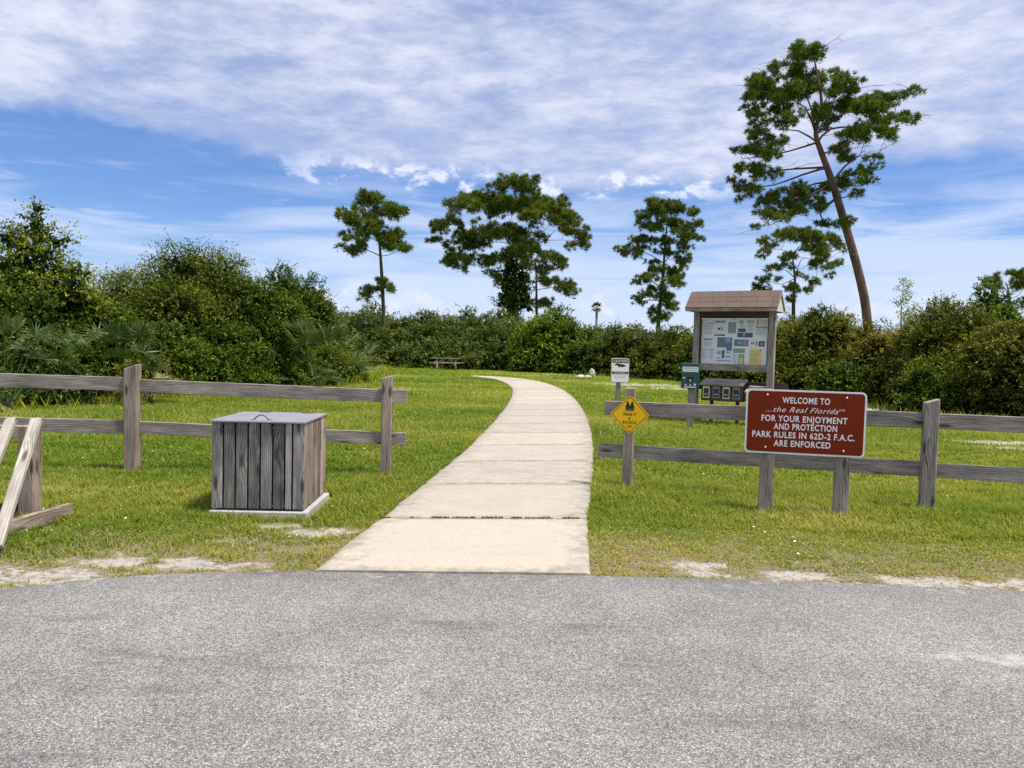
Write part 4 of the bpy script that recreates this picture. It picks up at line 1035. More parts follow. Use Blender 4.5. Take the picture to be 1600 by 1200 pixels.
# right hedge
RS = [
 (862, 486, 50.0, 120, LEAF, .14, 'bright topped round bush right of the vine-clad pine', (1.25, 1.3, 1), 24, 31),
 (795, 512, 54.0, 110, FAR, .15, 'dark bush at the foot of the vine-clad pine, left of the round bush', (.8, .85, .8), 20, 32),
 (925, 524, 48.5, 90, LEAF, .14, 'low dark bush below the small palm, behind the pale rocks', (.9, .9, .9), 18, 33),
 (985, 500, 47.0, 95, OLIVE, .13, 'grey green bush right of the small palm, above the caution sign', (.9, 1, 1), 20, 34),
 (1048, 520, 43.5, 110, OLIVE, .12, 'mid-height bush left of the notice board, under the slender pine', (.85, .95, .8), 20, 35),
 (1115, 505, 41.0, 120, LEAF, .12, 'dark green bush directly behind the notice board papers', (1, 1, .9), 22, 36),
 (1178, 520, 35.0, 110, LEAF, .10, 'dark bush seen between the notice board and brown sign', (.95, .95, .9), 22, 37),
 (1225, 492, 32.5, 130, OLIVE, .095, 'olive bush immediately right of the notice board roof', (1.1, 1.1, 1), 24, 38),
 (1290, 478, 29.0, 140, OLIVE, .085, 'tall olive bush over the brown sign at the leaning pine foot', (1.05, 1.05, 1), 28, 39),
 (1375, 502, 26.5, 140, OLIVE, .080, 'reddish olive bush between leaning pine and pale sapling', (1.2, 1.0, .9), 26, 40),
 (1440, 505, 24.5, 130, OLIVE, .080, 'brownish bush under the pale leafed sapling behind right fence', (1.1, 1.0, .95), 26, 41),
 (1525, 462, 22.8, 200, OLIVE, .075, 'highest yellow green bush of the right hedge beyond the fence post', (1.1, 1.1, .9), 34, 42),
 (1605, 480, 20.4, 170, OLIVE, .075, 'olive bush cut off by the right picture edge', (1.05, 1.05, 1), 28, 43),
 (1465, 560, 22.0, 150, LEAF, .070, 'low dark bush filling the hedge foot right of fence post', (1.05, 1, .9), 22, 44),
 (1335, 560, 25.8, 150, LEAF, .075, 'low dark bush at hedge foot just above the brown sign corner', (.95, .95, .9), 22, 45),
 (1700, 470, 19.0, 200, OLIVE, .09, 'olive bush beyond the right picture edge', (1, 1, 1), 20, 46),
]
for (px, ty, Yf, wp, mt, L, lab, ti, n, sd_) in RS:
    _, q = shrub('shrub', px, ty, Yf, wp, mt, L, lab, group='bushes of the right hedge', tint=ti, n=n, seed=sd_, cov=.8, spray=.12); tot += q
print('shrub quads', tot)

# pointed vine-clad tree, far left
def pointed_tree():
    Yc = 20.5; b0 = P(55, 640, Yc); g = Vector((b0.x, Yc, 0)); root = empty('vine_clad_tree', g, 0, label='pointed tree smothered in vines at the far left of thicket', cat='tree')
    pads = [(58, 332, 8, 14), (50, 352, 16, 14), (66, 368, 24, 13), (30, 378, 26, 16), (10, 372, 18, 14), (95, 380, 16, 6), (55, 395, 40, 18), (25, 415, 40, 20), (85, 425, 38, 20), (120, 430, 24, 14), (50, 450, 55, 25), (100, 462, 45, 25), (5, 440, 35, 30), (60, 500, 60, 35), (60, 560, 60, 40)]
    bl = []
    for i, (px, py, rx_, rz_) in enumerate(pads):
        dep = random.uniform(-.4, .6); c = P(px, py, Yc+dep)-g; k = Yc/F; bl.append((c.x, c.y, c.z, rx_*k, max(rx_*k*.8, .25), rz_*k))
    Q, A = leafmass(bl, .085, .75, tw=.30, spray=.35)
    o = link('foliage', polymesh('foliage', Q, A+.05), LEAF, root); o.color = (1.15, 1.1, .9, 1)
    m = MB(); m.tube([(0, 0, -.2), (.1, 0, 1.5), (-.05, .1, 2.8), (0, 0, 3.9)], [.16, .12, .06, .015], 7)
    for b in bl[:12]: m.tube([(0, 0, max(.5, b[2]-.9)), (b[0]*.6, b[1]*.6, b[2]-.3), b[:3]], [.05, .03, .015], 5)
    m.build('trunk', BARKG, root)
pointed_tree()

# loose sprigs standing out of the hedge tops and the pale sapling
def sapling(name, px, toppy, Y, wpx, mat, label, n=14, L=.07, tint=(1, 1, 1), cat='sapling', dens=1.0):
    top = P(px, toppy, Y); g = Vector((top.x, Y, 0)); H = top.z; hw = wpx/2/F*Y
    root = empty(name, g, random.uniform(0, 6), label=label, cat=cat); m = MB(); m.tube([(0, 0, -.1), (.03, 0, H*.4), (-.03, .02, H*.7), (0, 0, H)], [.035, .028, .015, .006], 5)
    Qs = []; As = []
    for i in range(n):
        z = H*(.45+.55*i/n); a = random.uniform(0, 6.28); l = hw*(1.05-.75*i/n)*random.uniform(.6, 1.1)
        e = Vector((math.cos(a)*l, math.sin(a)*l, z+l*random.uniform(.3, .8))); s = Vector((0, 0, z)); mid_ = s.lerp(e, .5)-Vector((0, 0, l*.06))
        m.tube([s, mid_, e], [.012, .008, .004], 4)
        k = int(34*dens*max(.4, l/hw)); q = rng.random((k, 1)); pos = np.array(s)+(np.array(e)-np.array(s))*(.3+.75*q)+rng.normal(0, .055*H/4, (k, 3))
        Qs.append(leaf_quads(pos, unit(rng.standard_normal((k, 3))+np.array([0, 0, .3])), L, L*.5)); As.append(.5+.5*rng.random(k))
    m.build('trunk', BARKG, root)
    o = link('foliage', polymesh('foliage', np.concatenate(Qs), np.concatenate(As)), mat, root); o.color = (*tint, 1)
sapling('sapling', 1412, 437, 29, 70, OLIVE, 'thin pale grey-green sapling rising above the hedge right of leaning pine', 26, .10, (1.1, 1.5, 2.4), dens=2.2)
sapling('sapling', 582, 470, 57, 34, OLIVE, 'thin grey sapling against the sky left of the tallest centre-left pine trunk', 14, .12, (1.1, 1.5, 2.2), dens=.6)
sapling('sapling', 538, 478, 60, 40, FAR, 'sparse sapling over the woods just right of the left thicket', 12, .14, (1, 1, 1), dens=1)
sapling('sapling', 1235, 478, 36, 50, OLIVE, 'wispy sapling above the hedge beside the notice board roof', 12, .09, (1.1, 1.1, 1), dens=1)

# far wood behind the lawn
def far_wood():
    bl = []; r_ = np.random.default_rng(5)
    tops = [(-60, 4.4), (-30, 4.6), (-16, 4.3), (-12, 4.2), (-9, 3.5), (-6.5, 4.3), (-4.5, 4.5), (-3, 3.9), (-1, 4.1), (2, 3.6), (6, 3.4), (10, 3.2), (16, 3.4), (30, 4.2), (70, 5)]
    tx, tz = np.array(tops).T
    for row, (Y, k, s) in enumerate(((53.7, .24, .75), (54.3, .45, 1.0), (56.5, .72, 1.15), (59.5, .92, 1.3), (63.5, 1.02, 1.4))):
        x = -17.0 if row < 4 else -60
        while x < (20 if row < 4 else 62):
            step = s*(.75+.5*r_.random())*(1 if abs(x) < 22 else 2.2); x += step
            Yy = Y+r_.normal(0, .5)-max(0, x)*(.42 if x < 18 else .30)*(1 if row < 4 else .3)
            if row < 4 and x > 9: continue
            zt = np.interp(x, tx, tz)*k*(.86+.28*r_.random()); rr = s*(.7+.45*r_.random())*(1 if abs(x) < 22 else 2)
            bl.append((x, Yy, zt-rr*.8, rr, rr, rr*.8))
            if zt > 2.2: bl.append((x+r_.normal(0, .4), Yy+.2, zt*.45, rr*1.2, rr, zt*.32))
    Q, A = leafmass(bl, .17, .62, tw=.45, spray=.15, up=.4)
    o = link('woods', polymesh('woods', Q, A), FAR); setp(o, 'dense green scrub wood closing off the far end of the lawn', 'woods', kind='stuff'); o.color = (1, 1, 1, 1)
    print('wood', len(Q), len(bl))
far_wood()
def understory():
    # dead reeds and leaf litter edge at hedge feet
    V = []; A = []
    edges = [(-12, 15.0), (-10.06, 17.6), (-9.41, 22.0), (-8.12, 25.2), (-6.28, 31.0), (-7.0, 42), (-9, 52.5), (-4, 53.6), (0, 54), (5, 47.6), (10.4, 41), (11.2, 27), (12, 20.5), (12.6, 17)]
    for a, b in zip(edges, edges[1:]):
        a = np.array(a); b = np.array(b); L = np.linalg.norm(b-a); n = int(L*70)
        q = rng.random((n, 1)); p = a+(b-a)*q+rng.normal(0, .28, (n, 2)); h = rng.uniform(.08, .38, n)*(.6+.5*rng.random(n))
        an = rng.uniform(0, 6.28, n); w_ = .018; B = np.stack([p[:, 0], p[:, 1], 0*h-.02], 1); W = np.stack([np.cos(an)*w_, np.sin(an)*w_, 0*h], 1)
        V.append(np.stack([B-W, B+W, B+np.stack([np.sin(an)*h*.5, np.cos(an)*h*.5, h], 1)], 1)); A.append(rng.uniform(.1, .9, n))
    o = link('undergrowth', polymesh('undergrowth', np.concatenate(V), np.concatenate(A)), OLIVE); setp(o, 'straggly weeds and dry stalks along the foot of the shrubs', 'undergrowth', kind='stuff'); o.color = (1.6, 1.7, 1.1, 1)
understory()

# palmettos: fans of narrow blades
def fan_leaf(Ts, As, base, d, rad, pet, tone):
    """one palmate leaf: petiole from base along d, fan of blades at its end"""
    d = d/np.linalg.norm(d); tip = base+d*pet
    up = np.array([0, 0, 1.]); s = np.cross(d, up); s /= max(np.linalg.norm(s), 1e-6); n = np.cross(s, d)
    th = random.uniform(-.6, .6); s2 = s*math.cos(th)+n*math.sin(th)
    Ts.append(np.array([base-s*.012, base+s*.012, tip])); As.append(tone)
    for j in range(22):
        a = R(-105+210*j/21+random.uniform(-4, 4)); v = d*math.cos(a)+s2*math.sin(a); l = rad*(.75+.25*math.cos(a*.7))*random.uniform(.85, 1.1)
        e = tip+v*l-np.array([0, 0, l*random.uniform(.03, .25)]); w_ = np.cross(v, n); w_ = w_/max(np.linalg.norm(w_), 1e-6)*rad*.032+n*rad*.012*random.choice((-1, 1))
        m_ = tip+v*l*.5
        Ts.append(np.array([tip, m_+w_, m_-w_])); As.append(tone); Ts.append(np.array([m_-w_, m_+w_, e])); As.append(min(1, tone+random.uniform(0, .3)))
def palmetto(px, basepy, Y, toppy, wpx, label, n=26, seed=0, tone=.45, group='palmettos under the thickets'):
    random.seed(seed); g = P(px, basepy, Y); g = Vector((g.x, Y, 0)); H = P(px, toppy, Y).z; hw = wpx/2/F*Y
    root = empty('palmetto', g, 0, label=label, cat='palmetto', group=group); Ts = []; As = []
    for i in range(n):
        a = random.uniform(0, 6.28); e = random.uniform(.0, 1.4); d = np.array([math.cos(a)*math.cos(e), math.sin(a)*math.cos(e), math.sin(e)])
        reach = (hw*math.cos(e)+H*math.sin(e)); rad = min(hw, H)*.50
        fan_leaf(Ts, As, np.array([random.uniform(-.15, .15), random.uniform(-.15, .15), .15]), d, rad, max(.15, reach-rad*.95), min(1, max(0, tone+random.uniform(-.25, .3))))
    o = link('frond', polymesh('frond', np.array(Ts), np.array(As)), PALM, root); o.color = (1.0, 1.12, .80, 1)
    m = MB(); m.tube([(0, 0, -.1), (0, 0, .15), (.05, 0, .35)], [.05, .05, .03], 7); m.build('stem', BARK, root)
palmetto(185, 600, 18.9, 512, 135, 'palmetto with spiky fronds behind the tallest left fence post', 30, 3, .42)
palmetto(500, 602, 25.6, 512, 150, 'large palmetto with pale tips at the right foot of the left thicket', 40, 4, .62)
palmetto(12, 600, 16.3, 500, 140, 'palmetto with arching fronds at the left picture edge', 26, 5, .55)
palmetto(235, 625, 18.6, 575, 90, 'low palmetto with dry pale fronds just right of fence post', 16, 6, .8)
palmetto(908, 584, 49.6, 552, 60, 'reddish based palmetto above the pale rocks at far hedge', 24, 7, .6)
palmetto(1010, 592, 44.5, 520, 60, 'palmetto half hidden in the hedge above the caution sign', 18, 8, .5)
palmetto(738, 577, 54.0, 553, 50, 'rusty coloured palmetto beside the picnic table', 24, 9, 1.0)
random.seed(21)

# pines ------------------------------------------------------------
def pine(name, label, Yd, base_px, trunk, r0, limbs, pads, conv, tuft=.36, nn=34, bark=BARK, tint=(1, 1, 1), dens=1.0, dead=0, grow=1.0, depthk=.8, extra=None, seed=0, group='tall pines standing above the scrub'):
    """trunk/limbs/pads in picture-like sketch units turned to metres at distance Yd; every pad and limb gets its own depth"""
    rs = random.Random(seed); g = P(*base_px, Yd); gz = 0
    g = Vector((g.x, Yd, 0)); k = Yd/F
    def W3(u, v, dep=0): p = P(*conv(u, v), Yd); return Vector((p.x-g.x, dep, p.z))
    root = empty(name, g, 0, label=label, cat='pine tree', group=group)
    usc = (conv(1, 0)[0]-conv(0, 0)[0])*k   # metres per sketch unit
    xs = [p[0] for p in pads]; cxm = (min(xs)+max(xs))/2; hwu = (max(xs)-min(xs))/2
    m = MB(); T = [W3(*p) for p in trunk]; T = [Vector(q) for q in catmull([tuple(q) for q in T], 1.0)]
    T = [Vector((T[0].x, T[0].y, -.3))]+T; n = len(T)
    m.tube(T, [r0*(1-.25*min(1, i/(n-1)/.5)-.62*max(0, (i/(n-1)-.5)/.5)**.8)+.01 for i in range(n)], 9); m.build('trunk', bark, root)
    nodes = [(q, r0*(1-.8*i/(n-1))*.55) for i, q in enumerate(T) if i > n*.25]
    br = MB()
    for lb in limbs:
        dep = rs.uniform(-.5, .5)*hwu*usc*depthk; L = len(lb)
        st = W3(*lb[0]); near = min(nodes, key=lambda q: (q[0]-st).length); pts = [near[0]]+[W3(u, v, near[0].y*(1-(i+1)/L)+dep*(i+1)/L) for i, (u, v) in enumerate(lb[1:])]
        pts = [Vector(q) for q in catmull([tuple(q) for q in pts], .6)]
        rr = min(near[1]*.9, r0*.42); N = len(pts); rad = [rr*(1-.75*i/max(1, N-1)) for i in range(N)]
        br.tube(pts, rad, 6); nodes += [(q, r_) for q, r_ in zip(pts[1:], rad[1:])]
    tc_, td = [], []
    padc = []
    for (u, v, ru, rv) in pads:
        rel = max(0, 1-((u-cxm)/(hwu+1e-6))**2)**.5
        reps = 1
        dep = rs.uniform(-1, 1)*hwu*usc*depthk*rel*.75
        c = W3(u, v, dep); padc.append((c, ru*usc, rv*usc))
    padc.sort(key=lambda q: min((q[0]-nd[0]).length for nd in nodes))
    for (c, rx_, rz_) in padc:
        near = min(nodes, key=lambda q: (q[0]-c).length+(1.0 if q[0].z > c.z+.3 else 0)); s = near[0]; d = c-s
        rr = max(.022, min(near[1]*.7, .012*d.length+.03)); 
        mid_ = s.lerp(c, .5)+Vector((0, 0, -d.length*.10)); pts = [Vector(q) for q in catmull([tuple(s), tuple(mid_), tuple(c)], .5)]
        N = len(pts); rad = [rr*(1-.6*i/max(1, N-1)) for i in range(N)]; br.tube(pts, rad, 5); nodes += [(q, r_) for q, r_ in zip(pts[1:], rad[1:])]
        ry_ = (rx_+rz_)*.55
        rx_ *= 1.18*grow; rz_ *= 1.25*grow; nt = max(6, int(dens*11*rx_*rz_/(tuft*tuft)))
        def ball():
            while True:
                a = Vector((rs.uniform(-1, 1), rs.uniform(-1, 1), rs.uniform(-1, 1)))
                if a.length < 1: return a
        per = 7; sub = max(1, round(nt/per))
        for _ in range(sub):
            a = ball(); kk = 1.0 if rs.random() < .88 else 1.22
            p0 = c+Vector((a.x*rx_, a.y*ry_, a.z*rz_*.9))*kk
            s0 = c+(p0-c)*.08-Vector((0, 0, rz_*.25)); br.tube([s0, s0.lerp(p0, .6)-Vector((0, 0, rz_*.06)), p0], [.026, .018, .010], 3, False)
            for _2 in range(per):
                q_ = ball(); p = p0+Vector((q_.x, q_.y, q_.z*.62))*tuft*1.15
                tc_.append(p); td.append((q_*.55+a*.35+Vector((0, 0, .62))).normalized())
    for _ in range(dead):
        q, r_ = rs.choice(nodes); a = rs.uniform(0, 6.28); l = rs.uniform(.6, 2.0); e = q+Vector((math.cos(a)*l, math.sin(a)*l, rs.uniform(-.3, .5)*l))
        br.tube([q, q.lerp(e, .5)+Vector((0, 0, .08)), e], [.02, .014, .006], 3, False)
        for _2 in range(2):
            e2 = q.lerp(e, rs.uniform(.3, .8)); br.tube([e2, e2+Vector((rs.uniform(-.4, .4), rs.uniform(-.4, .4), rs.uniform(-.2, .35)))], [.010, .005], 3, False)
    br.build('branch', bark, root)
    C = np.array([tuple(p) for p in tc_]); D = np.array([tuple(p) for p in td]); n = len(C)
    dirs = unit(D[:, None, :]*.75+rng.standard_normal((n, nn, 3))*.75); Ln = tuft*(.65+.5*rng.random((n, nn, 1)))
    side = unit(np.cross(dirs, rng.standard_normal((n, nn, 3))))*tuft*.048
    B = C[:, None, :]+dirs*tuft*.06; E_ = C[:, None, :]+dirs*Ln; Mi = C[:, None, :]+dirs*Ln*.6
    Qd = np.stack([B-side*.6, B+side*.6, Mi+side, E_, Mi-side], 2).reshape(-1, 5, 3)
    att = np.repeat(.25+.45*rng.random(n), nn)+.2*rng.random(n*nn)
    o = link('needles', polymesh('needles', Qd, np.clip(att, 0, 1)), PINE, root); o.color = (*tint, 1)
    if extra:
        bl = []
        for (u, v, ru, rv) in extra: c = W3(u, v, rs.uniform(-.3, .3)); bl.append((c.x, c.y, c.z, ru*usc, ru*usc, rv*usc))
        Q, A = leafmass(bl, .20, .8, tw=.4, spray=.15); o = link('climbing_vine', polymesh('climbing_vine', Q, A), LEAF, root); o.color = (.75, .8, .7, 1)
    print(name, n)
cA = lambda u, v: (500+u/3.636, 260+v/3.636)
pine('pine_tree', 'slender bare-trunked pine with small crown left of the picnic table', 57, (600, 575),
     [(365, 1100), (360, 800), (350, 600), (338, 430), (330, 320), (322, 200)], .155,
     [[(338, 500), (250, 470), (180, 480)], [(335, 420), (270, 400), (170, 370)], [(335, 380), (400, 400), (440, 430)], [(328, 300), (380, 290), (450, 265)], [(328, 280), (250, 260), (170, 280)]],
     [(250, 200, 55, 38), (310, 185, 45, 28), (330, 235, 60, 40), (400, 250, 50, 32), (455, 275, 42, 30), (200, 215, 30, 25), (150, 270, 32, 26), (155, 315, 35, 28), (215, 300, 50, 32), (280, 300, 50, 30), (230, 370, 60, 32), (300, 355, 50, 30), (130, 410, 34, 24), (175, 440, 45, 28), (170, 480, 42, 26), (230, 420, 45, 28), (290, 400, 40, 20), (380, 385, 35, 28), (420, 385, 35, 25), (400, 430, 55, 38), (455, 470, 32, 24), (440, 440, 40, 35), (350, 345, 30, 26), (330, 690, 40, 26), (285, 725, 38, 20), (355, 665, 30, 20), (395, 697, 30, 18), (255, 740, 22, 14)],
     cA, tuft=.40, dens=1.25, seed=1, tint=(1.05, 1.05, .95))
cB = lambda u, v: (660+u/4.614, 270+v/4.614)
pine('pine_tree', 'broad spreading pine with vine-clad trunk and widest crown, right of centre', 75, (805, 560),
     [(668, 1220), (665, 1000), (662, 850), (668, 700), (690, 600)], .42,
     [[(685, 600), (640, 520), (560, 490), (470, 500), (400, 550), (300, 610)], [(685, 600), (620, 420), (520, 370), (470, 330), (380, 300)], [(690, 600), (710, 500), (790, 490), (900, 500), (1000, 500), (1080, 515)],
      [(690, 600), (760, 430), (800, 330), (900, 260)], [(690, 600), (660, 430), (640, 270), (650, 130)], [(670, 700), (780, 655), (830, 590), (815, 520), (900, 470), (960, 400)], [(668, 650), (580, 630), (490, 640)],
      [(480, 500), (400, 430), (330, 360), (240, 360)], [(400, 550), (300, 520), (220, 470), (170, 490)], [(860, 500), (870, 420), (940, 350), (1020, 300)], [(668, 760), (600, 720), (545, 740)]],
     [(650, 95, 125, 42), (560, 110, 55, 40), (740, 110, 85, 48), (800, 170, 70, 55), (680, 170, 110, 50), (560, 200, 105, 55), (450, 165, 75, 38), (370, 200, 100, 42), (290, 235, 80, 45), (270, 290, 70, 32), (370, 285, 80, 35), (480, 250, 80, 45), (640, 260, 110, 55), (780, 270, 115, 60), (880, 240, 80, 50), (970, 230, 90, 50), (1030, 290, 55, 38), (930, 310, 100, 48), (1000, 375, 95, 45), (1080, 420, 75, 45), (1130, 470, 55, 38), (1150, 520, 42, 26), (1090, 500, 35, 25), (190, 350, 55, 45), (150, 410, 62, 48), (100, 490, 38, 32), (165, 525, 36, 24), (240, 400, 50, 35), (300, 470, 95, 48), (370, 500, 70, 45), (430, 440, 90, 50), (530, 430, 80, 40), (620, 390, 110, 48), (700, 380, 100, 50), (800, 360, 90, 45), (240, 560, 45, 38), (300, 600, 80, 38), (220, 640, 70, 38), (170, 670, 42, 30), (250, 680, 40, 22), (410, 600, 34, 28), (350, 640, 24, 18), (480, 370, 60, 35), (390, 400, 34, 28), (580, 580, 60, 42), (640, 560, 60, 50), (480, 650, 48, 38), (510, 710, 36, 24), (540, 745, 44, 32), (520, 620, 40, 30), (700, 520, 50, 50), (740, 560, 60, 50), (800, 560, 50, 40), (860, 440, 50, 28)],
     cB, tuft=.46, dens=1.25, depthk=.75, seed=2, tint=(1.08, 1.05, .95),
     extra=[(660, 660, 60, 60), (620, 700, 60, 60), (690, 740, 75, 70), (620, 790, 75, 70), (690, 840, 80, 70), (620, 880, 75, 60), (590, 935, 65, 45), (690, 930, 80, 60), (640, 980, 60, 45), (750, 960, 50, 50), (660, 1030, 55, 50), (745, 870, 40, 40)])
pine('pine_tree', 'thin pine half hidden behind the right side of the broad pine', 82, (840, 560),
     [(828, 1230), (822, 950), (822, 760), (815, 650), (840, 590)], .16,
     [[(830, 890), (880, 835), (960, 828), (1050, 850)], [(822, 850), (760, 860), (700, 900)], [(820, 740), (860, 700), (960, 650)], [(828, 980), (900, 960), (930, 960)]],
     [(860, 600, 60, 46), (920, 630, 50, 40), (980, 640, 45, 45), (900, 690, 60, 36), (985, 690, 40, 26), (870, 780, 50, 24), (910, 800, 36, 20), (740, 790, 44, 34), (1010, 780, 55, 40), (1060, 815, 46, 42), (1085, 860, 32, 32), (1000, 845, 40, 20), (1040, 870, 30, 20), (850, 925, 46, 26), (905, 950, 50, 36), (790, 930, 40, 30), (745, 560, 60, 50), (760, 640, 60, 50), (780, 700, 36, 30), (920, 990, 30, 20)],
     cB, tuft=.48, dens=1.0, seed=3)
cC = lambda u, v: (920+u/3.81, 280+v/3.81)
pine('pine_tree', 'tall irregular pine with tiered crown between the palm and notice board', 80, (1026, 560),
     [(405, 1060), (412, 900), (420, 780), (440, 600), (447, 500), (455, 380), (468, 260), (472, 170)], .22,
     [[(445, 500), (370, 455), (290, 432), (210, 425)], [(450, 490), (500, 440), (590, 400)], [(465, 330), (560, 290), (640, 270)], [(465, 330), (380, 300), (320, 240)], [(430, 640), (360, 600), (300, 600)], [(425, 700), (360, 720), (300, 730)], [(440, 580), (510, 590), (550, 610)]],
     [(450, 140, 60, 28), (510, 160, 70, 34), (380, 165, 60, 32), (340, 200, 40, 24), (440, 195, 80, 36), (560, 195, 55, 34), (610, 215, 30, 24), (300, 240, 36, 26), (360, 255, 55, 28), (450, 250, 90, 36), (540, 255, 60, 32), (610, 285, 50, 28), (660, 270, 36, 24), (400, 300, 50, 20), (540, 300, 45, 18), (270, 365, 40, 20), (340, 350, 60, 22), (400, 345, 40, 18), (190, 430, 32, 18), (230, 415, 45, 24), (280, 410, 30, 16), (440, 375, 60, 32), (520, 350, 50, 28), (590, 345, 55, 26), (640, 360, 28, 18), (300, 430, 40, 18), (340, 420, 30, 24), (470, 430, 60, 30), (550, 410, 50, 28), (590, 430, 30, 20), (540, 480, 50, 24), (600, 470, 36, 18), (590, 515, 26, 14), (370, 495, 40, 20), (390, 530, 50, 20), (450, 545, 60, 28), (500, 570, 45, 26), (320, 600, 50, 24), (290, 625, 30, 16), (370, 590, 46, 20), (520, 610, 42, 28), (470, 630, 50, 28), (400, 650, 50, 26), (350, 685, 40, 20), (300, 725, 36, 20), (335, 745, 26, 14), (440, 700, 66, 30), (510, 730, 46, 32), (480, 770, 36, 26), (400, 780, 40, 34), (385, 840, 32, 24), (440, 820, 40, 34)],
     cC, tuft=.42, grow=.9, dens=1.2, seed=4, tint=(.92, .98, .9))
pine('pine_tree', 'small flat-topped pine behind the notice board roof', 65, (1237, 560),
     [(1215, 1060), (1218, 800), (1220, 700), (1228, 590), (1215, 470), (1250, 400)], .18,
     [[(1220, 600), (1150, 625), (1090, 610)], [(1215, 460), (1150, 415), (1060, 420)], [(1230, 450), (1280, 380), (1340, 340)], [(1230, 560), (1270, 480), (1330, 470), (1390, 540)], [(1220, 570), (1180, 540), (1140, 535)], [(1220, 690), (1180, 720)]],
     [(1120, 345, 60, 28), (1180, 325, 60, 24), (1250, 320, 70, 28), (1320, 315, 55, 26), (1370, 340, 50, 30), (1200, 360, 90, 28), (1070, 380, 46, 30), (1030, 425, 36, 24), (1020, 460, 22, 16), (1090, 410, 30, 14), (1300, 370, 70, 30), (1430, 370, 50, 28), (1470, 400, 36, 24), (1490, 430, 22, 18), (1390, 400, 50, 28), (1300, 430, 60, 34), (1250, 440, 40, 26), (1360, 450, 50, 28), (1420, 480, 46, 28), (1440, 520, 30, 20), (1390, 540, 30, 24), (1375, 600, 36, 24), (1405, 580, 22, 22), (1150, 480, 44, 22), (1120, 510, 36, 18), (1200, 510, 50, 26), (1290, 510, 46, 28), (1310, 560, 36, 22), (1040, 600, 48, 18), (1000, 630, 38, 18), (1085, 600, 24, 16), (980, 655, 20, 12), (1060, 660, 46, 16), (1120, 670, 36, 20), (1250, 640, 44, 26), (1280, 670, 26, 20), (1200, 640, 30, 20), (1170, 730, 22, 30)],
     cC, tuft=.36, grow=.84, dens=1.25, seed=5, tint=(1.05, 1.05, .95))
cD = lambda u, v: (1120+u/2.553, 50+v/2.553)
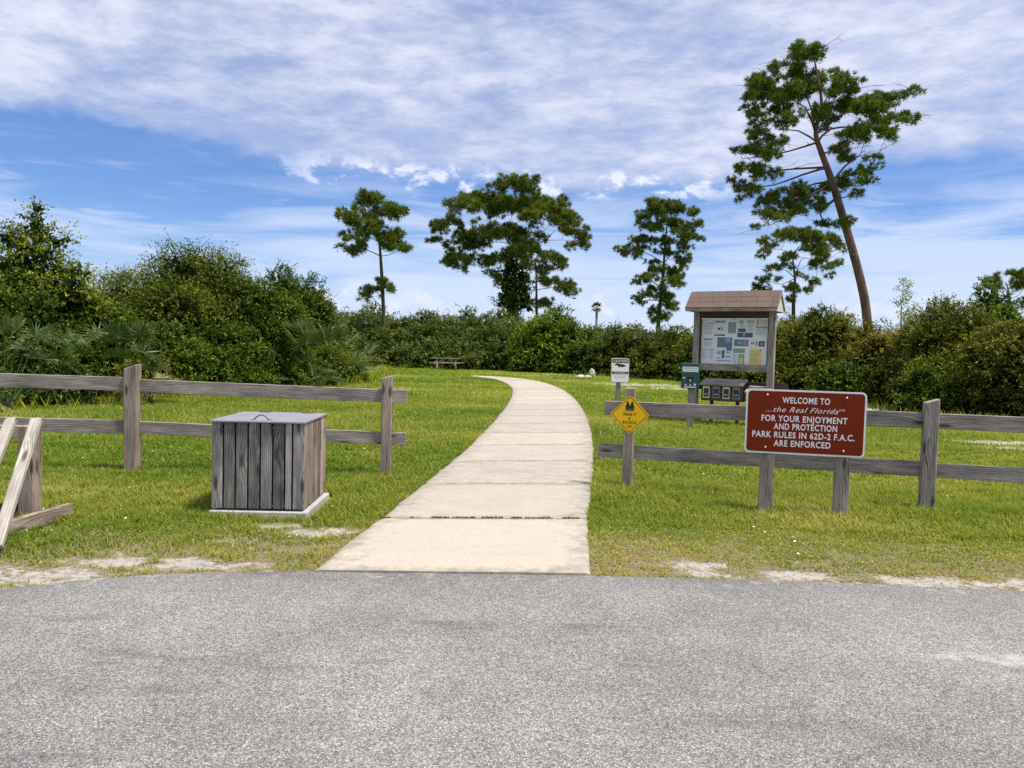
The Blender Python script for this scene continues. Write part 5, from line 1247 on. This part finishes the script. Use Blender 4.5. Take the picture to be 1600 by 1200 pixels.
pine('pine_tree', 'tallest pine, leaning left with reddish trunk, over the right hedge', 45, (1352, 560),
     [(612, 1330), (600, 1160), (588, 1060), (558, 930), (518, 790), (480, 660), (440, 540), (402, 440), (395, 380), (420, 300), (405, 200), (390, 110)], .275,
     [[(465, 580), (520, 530), (565, 500), (600, 470)], [(405, 450), (330, 460), (240, 480), (120, 490)], [(432, 525), (340, 570), (230, 610), (110, 625)], [(400, 430), (450, 390), (580, 380), (700, 350), (770, 345)],
      [(395, 400), (340, 310), (240, 280), (140, 265)], [(395, 420), (380, 300), (330, 180), (300, 110)], [(465, 610), (380, 650), (270, 700), (180, 775)], [(480, 660), (420, 720), (460, 765)], [(410, 400), (500, 330), (600, 270), (720, 240)],
      [(440, 540), (350, 540), (250, 545), (160, 555)], [(395, 430), (320, 400), (230, 400)], [(470, 620), (400, 600), (340, 620)], [(420, 300), (460, 240), (530, 220)]],
     [(380, 80, 55, 26), (330, 90, 45, 26), (420, 75, 28, 22), (280, 110, 40, 26), (300, 145, 50, 28), (230, 155, 50, 30), (185, 170, 26, 20), (360, 140, 60, 36), (410, 170, 40, 30), (460, 155, 22, 34), (150, 210, 46, 30), (120, 235, 28, 22), (220, 215, 60, 36), (300, 210, 60, 38), (180, 260, 55, 34), (115, 285, 25, 20), (250, 275, 60, 34), (160, 310, 46, 22), (140, 345, 32, 16), (330, 260, 60, 36), (380, 230, 45, 36), (440, 225, 42, 36), (510, 210, 36, 30), (530, 245, 42, 34), (210, 340, 40, 20), (320, 310, 50, 24), (480, 280, 50, 36), (540, 290, 50, 34), (600, 265, 45, 30), (650, 245, 40, 24), (710, 235, 40, 22), (750, 265, 28, 18), (690, 275, 40, 22), (640, 300, 50, 28), (590, 330, 55, 30), (750, 345, 44, 20), (785, 350, 20, 14), (715, 380, 38, 22), (690, 400, 34, 14), (530, 340, 50, 32), (460, 340, 48, 34), (400, 340, 50, 26), (640, 390, 50, 26), (590, 410, 50, 30), (540, 400, 46, 30), (500, 440, 50, 36), (560, 440, 44, 30), (530, 475, 44, 22), (600, 455, 34, 22), (200, 400, 50, 20), (250, 385, 36, 18), (145, 430, 42, 20), (200, 445, 50, 22), (260, 430, 40, 20), (90, 485, 36, 14), (130, 480, 30, 16), (180, 485, 46, 22), (160, 520, 46, 20), (220, 520, 42, 20), (100, 555, 42, 18), (150, 565, 46, 20), (85, 590, 26, 14), (200, 570, 36, 18), (80, 622, 30, 14), (130, 625, 42, 16), (175, 615, 34, 16), (125, 650, 24, 9), (420, 605, 45, 26), (370, 615, 42, 26), (320, 635, 48, 28), (270, 640, 42, 24), (240, 670, 46, 24), (300, 685, 50, 26), (360, 680, 46, 24), (220, 710, 46, 22), (270, 725, 46, 18), (190, 745, 36, 18), (165, 780, 24, 12), (215, 765, 28, 12), (330, 715, 36, 16), (545, 580, 42, 34), (510, 600, 36, 30), (520, 640, 32, 18), (560, 550, 30, 22), (430, 770, 32, 18), (475, 765, 32, 22), (500, 660, 20, 16), (400, 700, 34, 18)],
     cD, tuft=.29, nn=34, bark=BARKR, dens=1.25, grow=.84, dead=160, depthk=.7, seed=6, tint=(.95, 1.05, .9))
cE = lambda u, v: (1180+u/3.81, 420+v/3.81)
pine('pine_tree', 'flat-crowned small pine at the right edge above the hedge', 58, (1578, 560),
     [(1520, 540), (1518, 300), (1515, 180), (1500, 100)], .17,
     [[(1518, 200), (1560, 160), (1600, 110)], [(1515, 150), (1460, 110)], [(1518, 220), (1580, 190), (1640, 190)]],
     [(1500, 45, 50, 16), (1450, 65, 46, 18), (1420, 85, 34, 14), (1540, 55, 46, 20), (1590, 65, 42, 20), (1560, 95, 40, 20), (1620, 100, 40, 22), (1500, 85, 44, 20), (1600, 120, 34, 18), (1640, 60, 40, 20), (1460, 100, 36, 14), (1570, 200, 40, 14), (1620, 190, 36, 14)],
     cE, tuft=.36, dens=1.2, seed=7)
shrub('oak_tree', 1545, 450, 40, 110, LEAF, .13, 'rounded dark green oak rising behind the highest bush of the right hedge', 'oak tree', None, (1.0, 1.1, 1.0), 26, 61, .8, .08)

# cabbage palm far off
def palm():
    Y = 150; c = P(932.5, 478, Y); g = Vector((c.x, Y, 0)); root = empty('palm_tree', g, 0, label='lone cabbage palm far beyond the hedge, right of the broad pine', cat='palm tree')
    m = MB(); m.tube([(0, 0, -.3), (.1, 0, 4), (0, 0, c.z-.4)], [.32, .26, .24], 8); m.build('trunk', BARKG, root)
    Ts, As = [], []; random.seed(4)
    for i in range(44):
        a = random.uniform(0, 6.28); e = random.uniform(-.9, 1.4); d = np.array([math.cos(a)*math.cos(e), math.sin(a)*math.cos(e), math.sin(e)])
        fan_leaf(Ts, As, np.array([0, 0, c.z-.3]), d, .75, .6, .35 if e > -.2 else .97)
    link('frond', polymesh('frond', np.array(Ts), np.clip(np.array(As), 0, 1)), PALM, root)
palm()
